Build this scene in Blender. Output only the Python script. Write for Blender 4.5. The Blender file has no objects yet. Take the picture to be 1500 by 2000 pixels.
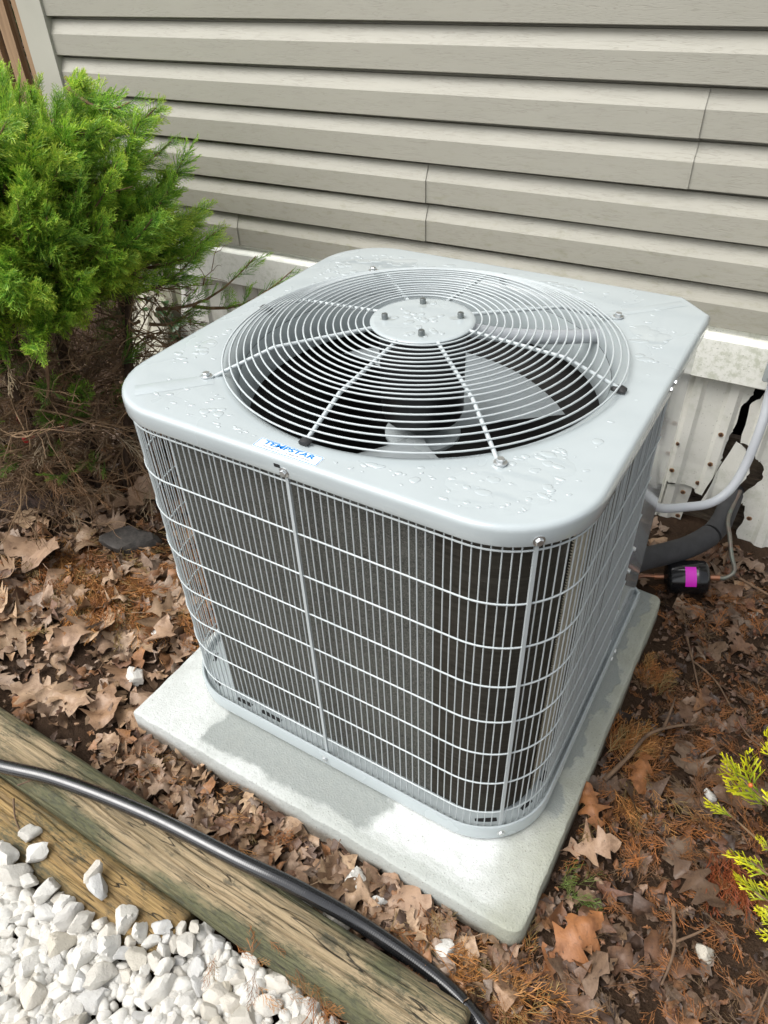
import bpy, bmesh, math, random
import numpy as np
from mathutils import Vector, Matrix, Euler

random.seed(7)
RNG = np.random.default_rng(7)
PI = math.pi
SC = bpy.context.scene
COL = SC.collection

# ------------------------------------------------------------------ camera
def cam_rows(yaw, pitch, roll):
    f = np.array([-math.sin(yaw)*math.cos(pitch), math.cos(yaw)*math.cos(pitch), math.sin(pitch)])
    r = np.array([math.cos(yaw), math.sin(yaw), 0.0])
    u = np.cross(r, f)
    c, s = math.cos(roll), math.sin(roll)
    return c*r+s*u, -s*r+c*u, f
cr, cu, cf = cam_rows(0.5681, -0.6782, -0.0440)
cam_d = bpy.data.cameras.new('camera')
cam_d.sensor_fit = 'VERTICAL'; cam_d.sensor_height = 24.0
cam_d.lens = 24.0*1415.87/2000.0
cam_d.clip_start = 0.02; cam_d.clip_end = 300
cam = bpy.data.objects.new('camera', cam_d)
m = Matrix.Identity(4)
for i in range(3):
    m[i][0] = cr[i]; m[i][1] = cu[i]; m[i][2] = -cf[i]
m[0][3], m[1][3], m[2][3] = 0.5466, -1.0016, 1.2994
cam.matrix_world = m
COL.objects.link(cam); SC.camera = cam

# ------------------------------------------------------------------ sky, sun, exposure
SUN_EL, SUN_AZ = math.radians(56), math.radians(220)      # azimuth clockwise from +y: from the front left
wd = bpy.data.worlds.new('World'); SC.world = wd; wd.use_nodes = True
wn = wd.node_tree; wn.nodes.clear()
sky = wn.nodes.new('ShaderNodeTexSky'); sky.sky_type = 'NISHITA'; sky.sun_disc = False
sky.sun_elevation = SUN_EL; sky.sun_rotation = SUN_AZ
sky.air_density = 1.0; sky.dust_density = 4.0; sky.ozone_density = 1.0
hs = wn.nodes.new('ShaderNodeHueSaturation'); hs.inputs['Saturation'].default_value = 0.22
bg = wn.nodes.new('ShaderNodeBackground'); bg.inputs['Strength'].default_value = 0.15
wo = wn.nodes.new('ShaderNodeOutputWorld')
wn.links.new(sky.outputs[0], hs.inputs['Color']); wn.links.new(hs.outputs[0], bg.inputs['Color'])
wn.links.new(bg.outputs[0], wo.inputs['Surface'])
sd = bpy.data.lights.new('sun', 'SUN'); sd.energy = 1.2; sd.angle = math.radians(50); sd.color = (1.0, 0.985, 0.955)
so = bpy.data.objects.new('sun', sd); COL.objects.link(so)
sdir = Vector((math.sin(SUN_AZ)*math.cos(SUN_EL), math.cos(SUN_AZ)*math.cos(SUN_EL), math.sin(SUN_EL)))
so.rotation_euler = sdir.to_track_quat('Z', 'Y').to_euler()
SC.view_settings.view_transform = 'Standard'
SC.view_settings.look = 'None'
SC.view_settings.exposure = 0.80
SC.view_settings.gamma = 1.0
SC.view_settings.use_curve_mapping = False

# ------------------------------------------------------------------ noise in numpy
_perm = np.random.default_rng(3).random((64, 64, 64))
def vnoise(x, y, z=0.0):
    x, y, z = np.broadcast_arrays(np.asarray(x, float), np.asarray(y, float), np.asarray(z, float))
    xi, yi, zi = np.floor(x).astype(int), np.floor(y).astype(int), np.floor(z).astype(int)
    fx, fy, fz = x-xi, y-yi, z-zi
    fx, fy, fz = [t*t*(3-2*t) for t in (fx, fy, fz)]
    def g(a, b, c): return _perm[(xi+a) % 64, (yi+b) % 64, (zi+c) % 64]
    r = 0
    for a in (0, 1):
        for b in (0, 1):
            for c in (0, 1):
                r = r+g(a, b, c)*(fx if a else 1-fx)*(fy if b else 1-fy)*(fz if c else 1-fz)
    return r*2-1
def fbm(x, y, z=0.0, o=3):
    r, a = 0, 1.0
    for k in range(o):
        r = r+a*vnoise(np.asarray(x)*2**k+17*k, np.asarray(y)*2**k, np.asarray(z)*2**k); a *= 0.5
    return r

# ------------------------------------------------------------------ material helper
class Mat:
    def __init__(s, name, rough=0.6, metal=0.0, spec=0.5, color=None):
        s.m = bpy.data.materials.new(name); s.m.use_nodes = True
        s.t = s.m.node_tree; s.b = s.t.nodes['Principled BSDF']
        s.b.inputs['Roughness'].default_value = rough
        s.b.inputs['Metallic'].default_value = metal
        s.b.inputs['Specular IOR Level'].default_value = spec
        if color: s.b.inputs['Base Color'].default_value = (*color, 1)
        s._c = None
    def n(s, typ): return s.t.nodes.new('ShaderNode'+typ)
    def put(s, inp, v):
        if isinstance(v, bpy.types.NodeSocket): s.t.links.new(v, inp)
        elif isinstance(v, (tuple, list)) and len(v) == 3 and inp.type == 'RGBA': inp.default_value = (*v, 1)
        else: inp.default_value = v
    def co(s, scale=(1, 1, 1), kind='Object', loc=(0, 0, 0)):
        if s._c is None: s._c = s.n('TexCoord')
        mp = s.n('Mapping'); mp.inputs['Scale'].default_value = scale; mp.inputs['Location'].default_value = loc
        s.t.links.new(s._c.outputs[kind], mp.inputs['Vector'])
        return mp.outputs[0]
    def noise(s, vec, scale, detail=4, rough=0.55, dist=0.0):
        n = s.n('TexNoise'); s.put(n.inputs['Vector'], vec)
        n.inputs['Scale'].default_value = scale; n.inputs['Detail'].default_value = detail
        n.inputs['Roughness'].default_value = rough; n.inputs['Distortion'].default_value = dist
        return n.outputs['Fac']
    def voro(s, vec, scale, feature='F1', rnd=1.0):
        n = s.n('TexVoronoi'); n.feature = feature; s.put(n.inputs['Vector'], vec)
        n.inputs['Scale'].default_value = scale; n.inputs['Randomness'].default_value = rnd
        return n.outputs['Distance']
    def ramp(s, fac, stops, interp='LINEAR'):
        n = s.n('ValToRGB'); s.put(n.inputs['Fac'], fac); r = n.color_ramp; r.interpolation = interp
        while len(r.elements) < len(stops): r.elements.new(0.5)
        for e, (p, c) in zip(r.elements, stops):
            e.position = p; e.color = (*c, 1) if isinstance(c, (tuple, list)) else (c, c, c, 1)
        return n.outputs['Color']
    def mix(s, fac, a, b, blend='MIX'):
        n = s.n('Mix'); n.data_type = 'RGBA'; n.blend_type = blend
        s.put(n.inputs[0], fac); s.put(n.inputs[6], a); s.put(n.inputs[7], b)
        return n.outputs[2]
    def math(s, op, a, b=None, c=None):
        n = s.n('Math'); n.operation = op; s.put(n.inputs[0], a)
        if b is not None: s.put(n.inputs[1], b)
        if c is not None: s.put(n.inputs[2], c)
        return n.outputs[0]
    def sep(s, vec):
        n = s.n('SeparateXYZ'); s.put(n.inputs[0], vec); return n.outputs
    def mapr(s, v, a, b, c=0.0, d=1.0):
        n = s.n('MapRange'); n.interpolation_type = 'SMOOTHSTEP'; s.put(n.inputs[0], v)
        for k, t in enumerate((a, b, c, d)): n.inputs[k+1].default_value = t
        return n.outputs[0]
    def rnd(s): return s.n('ObjectInfo').outputs['Random']
    def attr(s, nm='Col'):
        n = s.n('Attribute'); n.attribute_name = nm; return n.outputs['Color']
    def color(s, v): s.put(s.b.inputs['Base Color'], v); return s
    def rough(s, v): s.put(s.b.inputs['Roughness'], v); return s
    def bump(s, h, strength=0.3, dist=0.01):
        n = s.n('Bump'); n.inputs['Strength'].default_value = strength; n.inputs['Distance'].default_value = dist
        s.put(n.inputs['Height'], h); s.t.links.new(n.outputs[0], s.b.inputs['Normal']); return s

MT = {}
def reg(k, mm): MT[k] = mm.m; return mm

def paint(name, col, rough=0.3, coat=0.0, dirt=0.06):
    M = Mat(name, rough)
    c = M.co()
    n = M.noise(c, 9, 5)
    M.color(M.mix(M.mapr(n, .35, .75), col, tuple(x*(1-dirt) for x in col)))
    M.rough(M.mapr(M.noise(c, 5, 4), .3, .7, rough*0.75, rough*1.35))
    M.bump(M.noise(c, 900, 2), 0.03, 0.0005)
    M.b.inputs['Coat Weight'].default_value = coat; M.b.inputs['Coat Roughness'].default_value = 0.06
    return M
reg('cap', paint('unit_grey_paint', (.405, .45, .457), .24, .6))
reg('wire', paint('wire_grey_paint', (.44, .48, .485), .38, 0))
reg('panel', paint('service_panel_paint', (.42, .45, .46), .16, .6))
reg('shroud', paint('shroud_grey_paint', (.47, .52, .525), .4))
reg('blade', paint('fan_blade_metal', (.32, .35, .355), .28))
reg('motor', Mat('motor_black', .45, color=(.006, .006, .007)))
reg('steel', Mat('zinc_screw', .28, .9, color=(.62, .64, .64)))
reg('boltdark', Mat('dark_zinc_bolt', .35, .85, color=(.22, .24, .24)))
reg('foam', Mat('black_rubber_cap', .6, color=(.018, .018, .018)))
reg('hole_shade', Mat('slot_shade', .8, color=(.01, .01, .01)))  # black that paints in the dark inside slots
M = reg('water', Mat('rain_water_on_paint', .04, color=(.40, .445, .452)))
M.b.inputs['Coat Weight'].default_value = 1.0; M.b.inputs['Coat Roughness'].default_value = 0.01

M = reg('coil', Mat('coil_fin_metal', .45, .35))
c = M.co((1, 1, 1)); n1 = M.noise(M.co((3, 3, 40)), 5, 5); n2 = M.noise(c, 420, 2, .5)
M.color(M.mix(M.mapr(n2, .35, .7), M.ramp(n1, [(.3, (.072, .073, .064)), (.7, (.125, .127, .112))]), (.19, .19, .168)))
M.bump(n2, .35, .002)
M = reg('coilbend', Mat('coil_bend_shade', .4, .4)); n1 = M.noise(M.co((3, 3, 40)), 5, 5)  # darker coil copy: shade between spread fins is put into the colour
M.color(M.ramp(n1, [(.3, (.050, .046, .037)), (.7, (.092, .085, .069))])); M.bump(M.noise(M.co(), 420, 2), .35, .002)
reg('coilin_shade', Mat('coil_inner_shade', .7, .2, color=(.022, .020, .018)))  # coil painted near-black for the shade inside the unit
M = reg('fin_end', Mat('coil_end_fins_beige', .5, .1))
M.color(M.ramp(M.noise(M.co((2, 2, 60)), 6, 4), [(.3, (.30, .27, .20)), (.7, (.46, .42, .33))]))

# label print
reg('label_white', Mat('label_white', .35, color=(.80, .82, .82)))
reg('label_blue', Mat('label_blue', .35, color=(.0, .19, .62)))
reg('label_grey', Mat('label_grey_ink', .4, color=(.16, .18, .22)))

# concrete
M = reg('concrete', Mat('concrete_slab', .8))
c = M.co(); big = M.noise(c, 5, 6, .6); fine = M.noise(c, 70, 5, .7); spk = M.noise(c, 260, 2)
xyz = M.sep(c)
wob = M.math('MULTIPLY', M.math('SUBTRACT', M.noise(M.co(loc=(3, 1, 0)), 7, 5, .6), .5), .16)
xw = M.math('ADD', xyz[0], wob); yw = M.math('ADD', xyz[1], M.math('MULTIPLY', wob, .45))
# damp patch along the front strip, and one along the right side: shapes left by dripping water
p1 = M.math('MULTIPLY', M.math('MULTIPLY', M.mapr(xw, -.268, -.252), M.mapr(xw, .128, .148, 1, 0)), M.mapr(yw, -.469, -.457))
p2 = M.math('MULTIPLY', M.mapr(xw, .375, .382), M.mapr(xw, .418, .426, 1, 0))
p2 = M.math('MULTIPLY', p2, M.mapr(yw, -.28, -.26))
wet = M.math('MAXIMUM', p1, p2)
dry = M.mix(M.mapr(big, .3, .72), (.57, .59, .57), (.43, .45, .425))
moss = M.math('MULTIPLY', M.mapr(M.math('ADD', xyz[0], M.math('MULTIPLY', big, .2)), .42, .56), .8)
rim = M.math('MULTIPLY', M.mapr(M.math('ADD', yw, M.math('MULTIPLY', fine, .03)), -.446, -.452), M.mapr(xw, -.2, .1))
dry = M.mix(M.math('MULTIPLY', rim, .75), dry, (.38, .40, .37))
dry = M.mix(moss, dry, (.27, .275, .205))
colr = M.mix(M.math('MULTIPLY', wet, M.mapr(fine, .2, .8, 1, .88)), dry, (.24, .26, .245))
br_ = M.math('MULTIPLY', M.math('MULTIPLY', M.mapr(xw, .14, .155), M.mapr(xw, .335, .365, 1, 0)), M.mapr(yw, -.452, -.444))
colr = M.mix(M.math('MULTIPLY', br_, .7), colr, (.66, .68, .665))
colr = M.mix(M.mapr(M.noise(M.co((1, 1, 1), loc=(2, 5, 0)), 22, 6, .7, .6), .48, .68, 0, .22), colr, (.27, .28, .255))
colr = M.mix(M.mapr(fine, .32, .80, 0, .28), colr, (.30, .31, .28))
colr = M.mix(M.mapr(spk, .64, .72, 0, .7), colr, (.16, .15, .13))
dirt = M.mapr(M.math('ADD', xyz[2], M.math('MULTIPLY', M.math('SUBTRACT', big, .5), .05)), -.052, -.022, .85, 0)
colr = M.mix(dirt, colr, (.15, .115, .08))
M.color(colr); M.rough(M.mix(wet, (.85, .85, .85), (.38, .38, .38)))
M.bump(M.math('ADD', M.math('MULTIPLY', fine, M.math('SUBTRACT', 1.0, M.math('MULTIPLY', wet, .75))), M.math('MULTIPLY', spk, .5)), .55, .005)

# soil
M = reg('soil', Mat('dark_damp_soil', .9, spec=.15))
c = M.co(); a = M.noise(c, 9, 6, .65); b = M.noise(c, 60, 6, .7)
M.color(M.mix(M.mapr(b, .3, .7), M.ramp(a, [(.3, (.026, .016, .010)), (.55, (.06, .036, .022)), (.8, (.10, .062, .038))]), (.05, .030, .018)))
M.bump(b, .9, .02)

def leafmat(name, src):
    M = Mat(name, .5)
    c = M.co(); base = M.attr() if src == 'attr' else M.ramp(M.rnd(), src)
    st = M.noise(c, 38 if src == 'attr' else 5, 5, .65, .4)
    colr = M.mix(M.mapr(st, .38, .75, 0, .75), base, M.mix(1.0, base, (.40, .34, .30), 'MULTIPLY'))
    colr = M.mix(M.mapr(M.noise(c, 190 if src == 'attr' else 16, 4, .6), .60, .70, 0, .55), colr, (.03, .02, .015))
    M.color(colr); M.rough(M.mapr(st, .3, .7, .4, .7)); M.bump(M.noise(c, 110 if src == 'attr' else 14, 5, .65), .5, .004 if src == 'attr' else .0022)
    M.b.inputs['Subsurface Weight'].default_value = 0
    return M
reg('leaf', leafmat('dry_leaf', [(0, (.29, .18, .10)), (.2, (.40, .275, .175)), (.4, (.26, .145, .075)), (.6, (.36, .265, .19)), (.8, (.20, .12, .07)), (1, (.45, .31, .19))]))
reg('leafwet', leafmat('wet_dark_leaf', [(0, (.095, .055, .032)), (.25, (.15, .095, .06)), (.5, (.13, .062, .03)), (.75, (.17, .12, .082)), (1, (.22, .11, .05))]))
reg('leafattr', leafmat('leaf_litter', 'attr'))
reg('leaftan', leafmat('tan_leaf', [(0, (.36, .235, .15)), (1, (.36, .235, .15))]))
reg('leaforange', leafmat('orange_brown_leaf', [(0, (.30, .125, .045)), (1, (.30, .125, .045))]))

def attrmat(name, rough, trans=0.0, vary=.25):
    M = Mat(name, rough); c = M.co()
    M.color(M.mix(M.mapr(M.noise(c, 25, 3), .3, .7, 0, vary), M.attr(), (.02, .03, .01)))
    if trans:
        out = [x for x in M.t.nodes if x.type == 'OUTPUT_MATERIAL'][0]
        tr = M.n('BsdfTranslucent'); ad = M.n('MixShader'); ad.inputs[0].default_value = trans
        M.t.links.new(M.attr(), tr.inputs['Color'])
        M.t.links.new(M.b.outputs[0], ad.inputs[1]); M.t.links.new(tr.outputs[0], ad.inputs[2]); M.t.links.new(ad.outputs[0], out.inputs['Surface'])
    return M
reg('juniper', attrmat('juniper_foliage', .5, .28))
reg('needles', attrmat('dead_cedar_needles', .6, .12, .1))

M = reg('bark', Mat('juniper_bark', .9, spec=.2))
c = M.co((1, 1, .25)); a = M.noise(c, 70, 5, .65)
M.color(M.ramp(a, [(.3, (.025, .017, .012)), (.6, (.095, .062, .042)), (.8, (.17, .12, .085))])); M.bump(a, .9, .01)
M = reg('twig', Mat('dead_twig', .85, spec=.2)); a = M.noise(M.co(), 30, 4)
M.color(M.ramp(a, [(.3, (.11, .065, .036)), (.7, (.27, .18, .105))]))
M = reg('gtwig', Mat('damp_twig', .8)); a = M.noise(M.co((1, 1, 1)), 45, 4)
M.color(M.ramp(a, [(.3, (.06, .034, .02)), (.7, (.17, .105, .06))])); M.bump(a, .5, .004)
M = reg('logbark', Mat('dark_log_bark', .9)); a = M.noise(M.co((.4, 1, 1)), 60, 5, .7)
M.color(M.ramp(a, [(.35, (.02, .014, .011)), (.6, (.075, .045, .033)), (.8, (.2, .13, .09))])); M.bump(a, 1, .012)

# timber
def timbermat(name, cols, green):
    M = Mat(name, .75); c = M.co((.9, 9, 9)); g = M.noise(c, 4.5, 7, .62, .35)
    big = M.noise(M.co((1, 2.2, 2)), 6, 4, .6); gr = M.noise(M.co((1.2, 30, 30)), 6, 4, .7)
    base = M.mix(M.mapr(g, .42, .6), cols[0], cols[1])
    base = M.mix(M.mapr(gr, .5, .62, 0, .55), base, cols[2])
    xyz = M.sep(M.co())
    e = M.math('ADD', M.math('ABSOLUTE', xyz[1]), M.math('MULTIPLY', M.math('SUBTRACT', big, .5), .13))
    base = M.mix(M.mapr(e, .018, .052, 0, green), base, (.075, .08, .035))
    base = M.mix(M.mapr(M.noise(M.co((2.5, 5, 5), loc=(4, 2, 1)), 7, 5, .7), .56, .68, 0, .8), base, (.038, .036, .022))
    nz = M.noise(M.co((.55, 11, 11), loc=(1, 3, 2)), 2.6, 3, .5, .3)
    fr = M.math('ABSOLUTE', M.math('SUBTRACT', M.math('FRACT', M.math('MULTIPLY', nz, 9)), .5))
    ck = M.math('MULTIPLY', M.mapr(fr, .0, .05, 1, 0), M.mapr(M.noise(M.co((1.5, 6, 6), loc=(9, 1, 5)), 3, 2), .40, .56))
    mo = M.math('MULTIPLY', M.mapr(M.noise(M.co((6, 26, 26), loc=(2, 7, 1)), 9, 5, .75), .47, .60), M.mapr(M.math('ADD', big, M.math('MULTIPLY', e, 4.0)), .50, .72))
    base = M.mix(M.math('MULTIPLY', mo, .8), base, (.050, .052, .028))
    base = M.mix(M.math('MULTIPLY', ck, .92), base, (.018, .015, .010))
    M.color(base); M.bump(M.math('SUBTRACT', M.math('ADD', gr, M.math('MULTIPLY', g, .6)), M.math('MULTIPLY', ck, 2.0)), .75, .006)
    return M
reg('timber', timbermat('weathered_timber', [(.33, .25, .145), (.225, .17, .092), (.095, .08, .048)], .9))
reg('timber2', timbermat('yellowed_timber', [(.33, .215, .08), (.21, .135, .052), (.11, .075, .032)], .35))
M = reg('fencewood', Mat('fence_board_wood', .8)); g = M.noise(M.co((14, 14, 1.2)), 3, 6, .6, .4)
M.color(M.mix(M.mapr(M.rnd(), .3, .7), M.ramp(g, [(.3, (.32, .21, .11)), (.7, (.50, .36, .21))]), M.ramp(g, [(.3, (.20, .125, .065)), (.7, (.34, .22, .12))])))
M.bump(g, .3, .004)

# stones
def stonemat(key, name, k):
    M = reg(key, Mat(name, .85)); c = M.co(); a = M.noise(c, 2.2*k, 6, .65); b = M.noise(c, 9*k, 6, .7); r = M.rnd()
    base = M.ramp(r, [(0, (.60, .585, .54)), (.4, (.55, .53, .48)), (.6, (.53, .49, .42)), (.8, (.48, .475, .455)), (1, (.43, .39, .31))])
    base = M.mix(M.mapr(a, .52, .74, 0, .55), base, (.42, .395, .335))
    base = M.mix(M.mapr(b, .64, .76, 0, .5), base, (.28, .24, .185))
    M.color(base); M.bump(M.math('ADD', b, M.math('MULTIPLY', a, 2.0)), .5, .0028)
stonemat('stone', 'white_limestone', 1.0); stonemat('gravel', 'white_gravel', 40.0)
M = reg('darkstone', Mat('dark_wet_stone', .7, spec=.3)); a = M.noise(M.co(), 4, 6, .7)
M.color(M.ramp(a, [(.3, (.03, .028, .026)), (.7, (.085, .075, .066))])); M.bump(a, .5, .004)

# hose: glossy black with a braided net (uv)
M = reg('hose', Mat('black_braided_hose', .28))
uv = M.co((1, 1, 1), 'UV'); s_ = M.sep(uv)
u1 = M.math('ADD', M.math('MULTIPLY', s_[0], 260), M.math('MULTIPLY', s_[1], 22))
u2 = M.math('SUBTRACT', M.math('MULTIPLY', s_[0], 260), M.math('MULTIPLY', s_[1], 22))
br = M.math('MULTIPLY', M.math('SINE', M.math('MULTIPLY', u1, PI)), M.math('SINE', M.math('MULTIPLY', u2, PI)))
M.color(M.mix(M.mapr(br, .2, .9), (.008, .008, .009), (.022, .022, .023)))
M.rough(M.mapr(M.noise(M.co(), 60, 4), .3, .7, .14, .34)); M.bump(br, .14, .0008)
M.b.inputs['Coat Weight'].default_value = 1.0; M.b.inputs['Coat Roughness'].default_value = .12

# siding
M = reg('siding', Mat('beige_vinyl_siding', .5))
c = M.co((1.6, 1, 26)); nz = M.noise(c, 2.2, 4, .55, .25)
fr = M.math('ABSOLUTE', M.math('SUBTRACT', M.math('FRACT', M.math('MULTIPLY', nz, 15)), .5))
ln = M.mapr(fr, .0, .15, 1, 0)
mask = M.mapr(M.noise(M.co((2.5, 1, 20), loc=(5, 0, 3)), 2.5, 3), .36, .56)
ln = M.math('MULTIPLY', ln, mask)
d = M.noise(M.co((1, 1, 1)), 2.2, 5, .6); sp = M.noise(M.co((7, 1, 20)), 3, 5, .7)
base = M.mix(M.mapr(d, .3, .7, 0, .5), (.348, .334, .278), (.312, .300, .250))
zz = M.sep(M.co())[2]
low = M.math('MULTIPLY', M.mapr(zz, .55, 1.0, .75, .12), M.mapr(sp, .5, .72))
base = M.mix(low, base, (.25, .245, .17))
M.color(M.mix(M.math('MULTIPLY', ln, .38), base, (.22, .20, .16)))
M.bump(M.math('MULTIPLY', ln, -1.0), .25, .0015)
reg('post', paint('beige_corner_post', (.42, .41, .345), .5))
# white trim with algae
def algae(name, col, amt, scale=60):
    M = Mat(name, .5); c = M.co(); a = M.noise(c, 6, 5, .6); b = M.noise(c, scale, 5, .75)
    f = M.math('MULTIPLY', M.mapr(a, .38, .66), M.mapr(b, .42, .64))
    base = M.mix(M.mapr(a, .25, .75, 0, .5), col, tuple(x*.86 for x in col))
    base = M.mix(M.math('MULTIPLY', f, amt), base, (.30, .33, .19))
    M.color(M.mix(M.mapr(M.noise(c, 170, 3), .66, .72, 0, .5), base, (.14, .13, .09))); M.bump(b, .12, .002)
    return M
reg('trim', algae('white_trim_algae', (.84, .84, .77), .5))
reg('skirt', algae('white_ribbed_skirting', (.76, .75, .68), .30, 25))
reg('skirtdark', algae('dark_ribbed_skirting', (.46, .43, .345), .85, 20))  # darker, browner base with heavier algae
M = reg('rust', Mat('rusty_nail', .9, color=(.05, .022, .01)))
M = reg('ruststain', Mat('rust_stain', .8)); M.color(M.ramp(M.noise(M.co(), 300, 3), [(.3, (.22, .10, .035)), (.7, (.42, .26, .13))]))
M = reg('backing', Mat('old_grey_board', .9)); a = M.noise(M.co((2, 1, 12)), 9, 6, .7)
M.color(M.ramp(a, [(.3, (.05, .037, .026)), (.6, (.17, .13, .09)), (.8, (.26, .21, .15))])); M.bump(a, 1, .015)
reg('void', Mat('crawl_space_dark', .95, color=(.012, .010, .009)))  # near-black colour carries the darkness of the crawl space
reg('conduit', paint('grey_pvc_conduit', (.48, .50, .52), .35))
M = reg('insul', Mat('black_foam_insulation', .75)); M.color(M.ramp(M.noise(M.co(), 40, 4), [(.3, (.022, .022, .023)), (.7, (.036, .036, .038))])); M.bump(M.noise(M.co(), 300, 3), .2, .001)
M = reg('copper', Mat('aged_copper', .4, .75)); M.color(M.ramp(M.noise(M.co(), 35, 4), [(.35, (.36, .15, .075)), (.7, (.20, .12, .09))]))
M = reg('copperold', Mat('verdigris_copper', .5, .5)); M.color(M.ramp(M.noise(M.co(), 40, 4), [(.35, (.16, .12, .10)), (.7, (.13, .17, .14))]))
reg('drier', Mat('gloss_black_enamel', .14, color=(.008, .008, .009)))
reg('magenta', Mat('magenta_label', .45, color=(.62, .01, .50)))
reg('box', paint('grey_box_paint', (.33, .36, .35), .4))
reg('red', Mat('red_leaf_bit', .5, color=(.55, .03, .02)))
reg('berry', Mat('orange_berry', .4, color=(.55, .13, .03)))

# ------------------------------------------------------------------ mesh helpers
class MB:
    def __init__(s): s.v = []; s.f = []; s.uv = None
    def add(s, v, f):
        o = len(s.v); s.v += [tuple(p) for p in v]; s.f += [tuple(i+o for i in q) for q in f]
    def box(s, x0, x1, y0, y1, z0, z1, M=None):
        v = [Vector(p) for p in ((x0,y0,z0),(x1,y0,z0),(x1,y1,z0),(x0,y1,z0),(x0,y0,z1),(x1,y0,z1),(x1,y1,z1),(x0,y1,z1))]
        if M is not None: v = [M @ p for p in v]
        s.add(v, [(0,3,2,1),(4,5,6,7),(0,1,5,4),(1,2,6,5),(2,3,7,6),(3,0,4,7)]); return s
    def tube(s, pts, rad, n=8, caps=True, closed=False, uv=False):
        pts = [Vector(p) for p in pts]; k = len(pts)
        rad = rad if hasattr(rad, '__len__') else [rad]*k
        T = []
        for i in range(k):
            a = pts[i-1] if (i > 0 or closed) else pts[i]; b = pts[(i+1) % k] if (i < k-1 or closed) else pts[i]
            T.append((b-a).normalized())
        up = Vector((0,0,1)) if abs(T[0].z) < .9 else Vector((1,0,0))
        N = (up-T[0]*up.dot(T[0])).normalized(); o = len(s.v)
        if uv and s.uv is None: s.uv = []
        L = 0
        for i in range(k):
            N = (N-T[i]*N.dot(T[i])).normalized(); B = T[i].cross(N)
            if i: L += (pts[i]-pts[i-1]).length
            for j in range(n):
                a = 2*PI*j/n
                s.v.append(tuple(pts[i]+(N*math.cos(a)+B*math.sin(a))*rad[i]))
                if uv: s.uv.append((L, j/n))
        for i in range(k if closed else k-1):
            for j in range(n):
                a = o+i*n+j; b = o+i*n+(j+1) % n; i2 = (i+1) % k
                s.f.append((a, b, o+i2*n+(j+1) % n, o+i2*n+j))
        if caps and not closed:
            s.f.append(tuple(o+j for j in reversed(range(n)))); s.f.append(tuple(o+(k-1)*n+j for j in range(n)))
        return s
    def lathe(s, prof, n=48, c=(0,0,0), M=None, a0=0, capb=False, capt=False):
        o = len(s.v); c = Vector(c)
        for r, z in prof:
            for j in range(n):
                a = a0+2*PI*j/n; p = Vector((r*math.cos(a), r*math.sin(a), z))
                s.v.append(tuple((M @ p if M is not None else p)+c))
        for i in range(len(prof)-1):
            for j in range(n):
                s.f.append((o+i*n+j, o+i*n+(j+1) % n, o+(i+1)*n+(j+1) % n, o+(i+1)*n+j))
        if capb: s.f.append(tuple(o+j for j in reversed(range(n))))
        if capt: s.f.append(tuple(o+(len(prof)-1)*n+j for j in range(n)))
        return s
    def loops(s, loops, capb=False, capt=False):
        n = len(loops[0]); o = len(s.v)
        for L in loops: s.v += [tuple(p) for p in L]
        for i in range(len(loops)-1):
            for j in range(n):
                s.f.append((o+i*n+j, o+i*n+(j+1) % n, o+(i+1)*n+(j+1) % n, o+(i+1)*n+j))
        if capb: s.f.append(tuple(o+j for j in reversed(range(n))))
        if capt: s.f.append(tuple(o+(len(loops)-1)*n+j for j in range(n)))
        return s
    def mesh(s, name, mat, smooth=True, angle=40):
        me = bpy.data.meshes.new(name); me.from_pydata(s.v, [], s.f)
        if s.uv and len(s.uv) == len(s.v):
            ul = me.uv_layers.new(name='UVMap'); k = 0
            for poly in me.polygons:
                vs = [s.uv[me.loops[li].vertex_index] for li in poly.loop_indices]
                wrap = max(q[1] for q in vs)-min(q[1] for q in vs) > .5
                for li, q in zip(poly.loop_indices, vs):
                    ul.data[li].uv = (q[0], q[1]+1 if wrap and q[1] < .5 else q[1])
        me.materials.append(MT[mat])
        if smooth:
            me.polygons.foreach_set('use_smooth', [True]*len(me.polygons))
            me.set_sharp_from_angle(angle=math.radians(angle))
        me.update(); return me
    def build(s, name, mat, parent=None, smooth=True, angle=40):
        return link(name, s.mesh(name, mat, smooth, angle), parent)

def link(name, me, parent=None, loc=None, rot=None, scale=None):
    o = bpy.data.objects.new(name, me); COL.objects.link(o)
    if parent is not None: o.parent = parent
    if loc is not None: o.location = loc
    if rot is not None: o.rotation_euler = rot
    if scale is not None: o.scale = scale
    return o
def tag(o, label=None, cat=None, group=None, kind=None):
    if label: o['label'] = label
    if cat: o['category'] = cat
    if group: o['group'] = group
    if kind: o['kind'] = kind
    return o
def thing(name, label, cat, loc=(0,0,0), group=None, rot=None):
    return tag(link(name, None, None, loc, rot), label, cat, group)
def npmesh(name, V, F, mat, colors=None, smooth=False):
    V = np.asarray(V, np.float32); F = np.asarray(F, np.int32); k = F.shape[1]
    me = bpy.data.meshes.new(name)
    me.vertices.add(len(V)); me.vertices.foreach_set('co', V.ravel())
    me.loops.add(F.size); me.loops.foreach_set('vertex_index', F.ravel())
    me.polygons.add(len(F)); me.polygons.foreach_set('loop_start', np.arange(0, F.size, k, dtype=np.int32))
    me.polygons.foreach_set('loop_total', np.full(len(F), k, np.int32))
    me.update(calc_edges=True)
    if colors is not None:
        at = me.color_attributes.new('Col', 'FLOAT_COLOR', 'POINT')
        cc = np.ones((len(V), 4), np.float32); cc[:, :3] = colors; at.data.foreach_set('color', cc.ravel())
    me.materials.append(MT[mat])
    if smooth: me.polygons.foreach_set('use_smooth', np.ones(len(F), bool))
    me.validate(); return me
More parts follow.
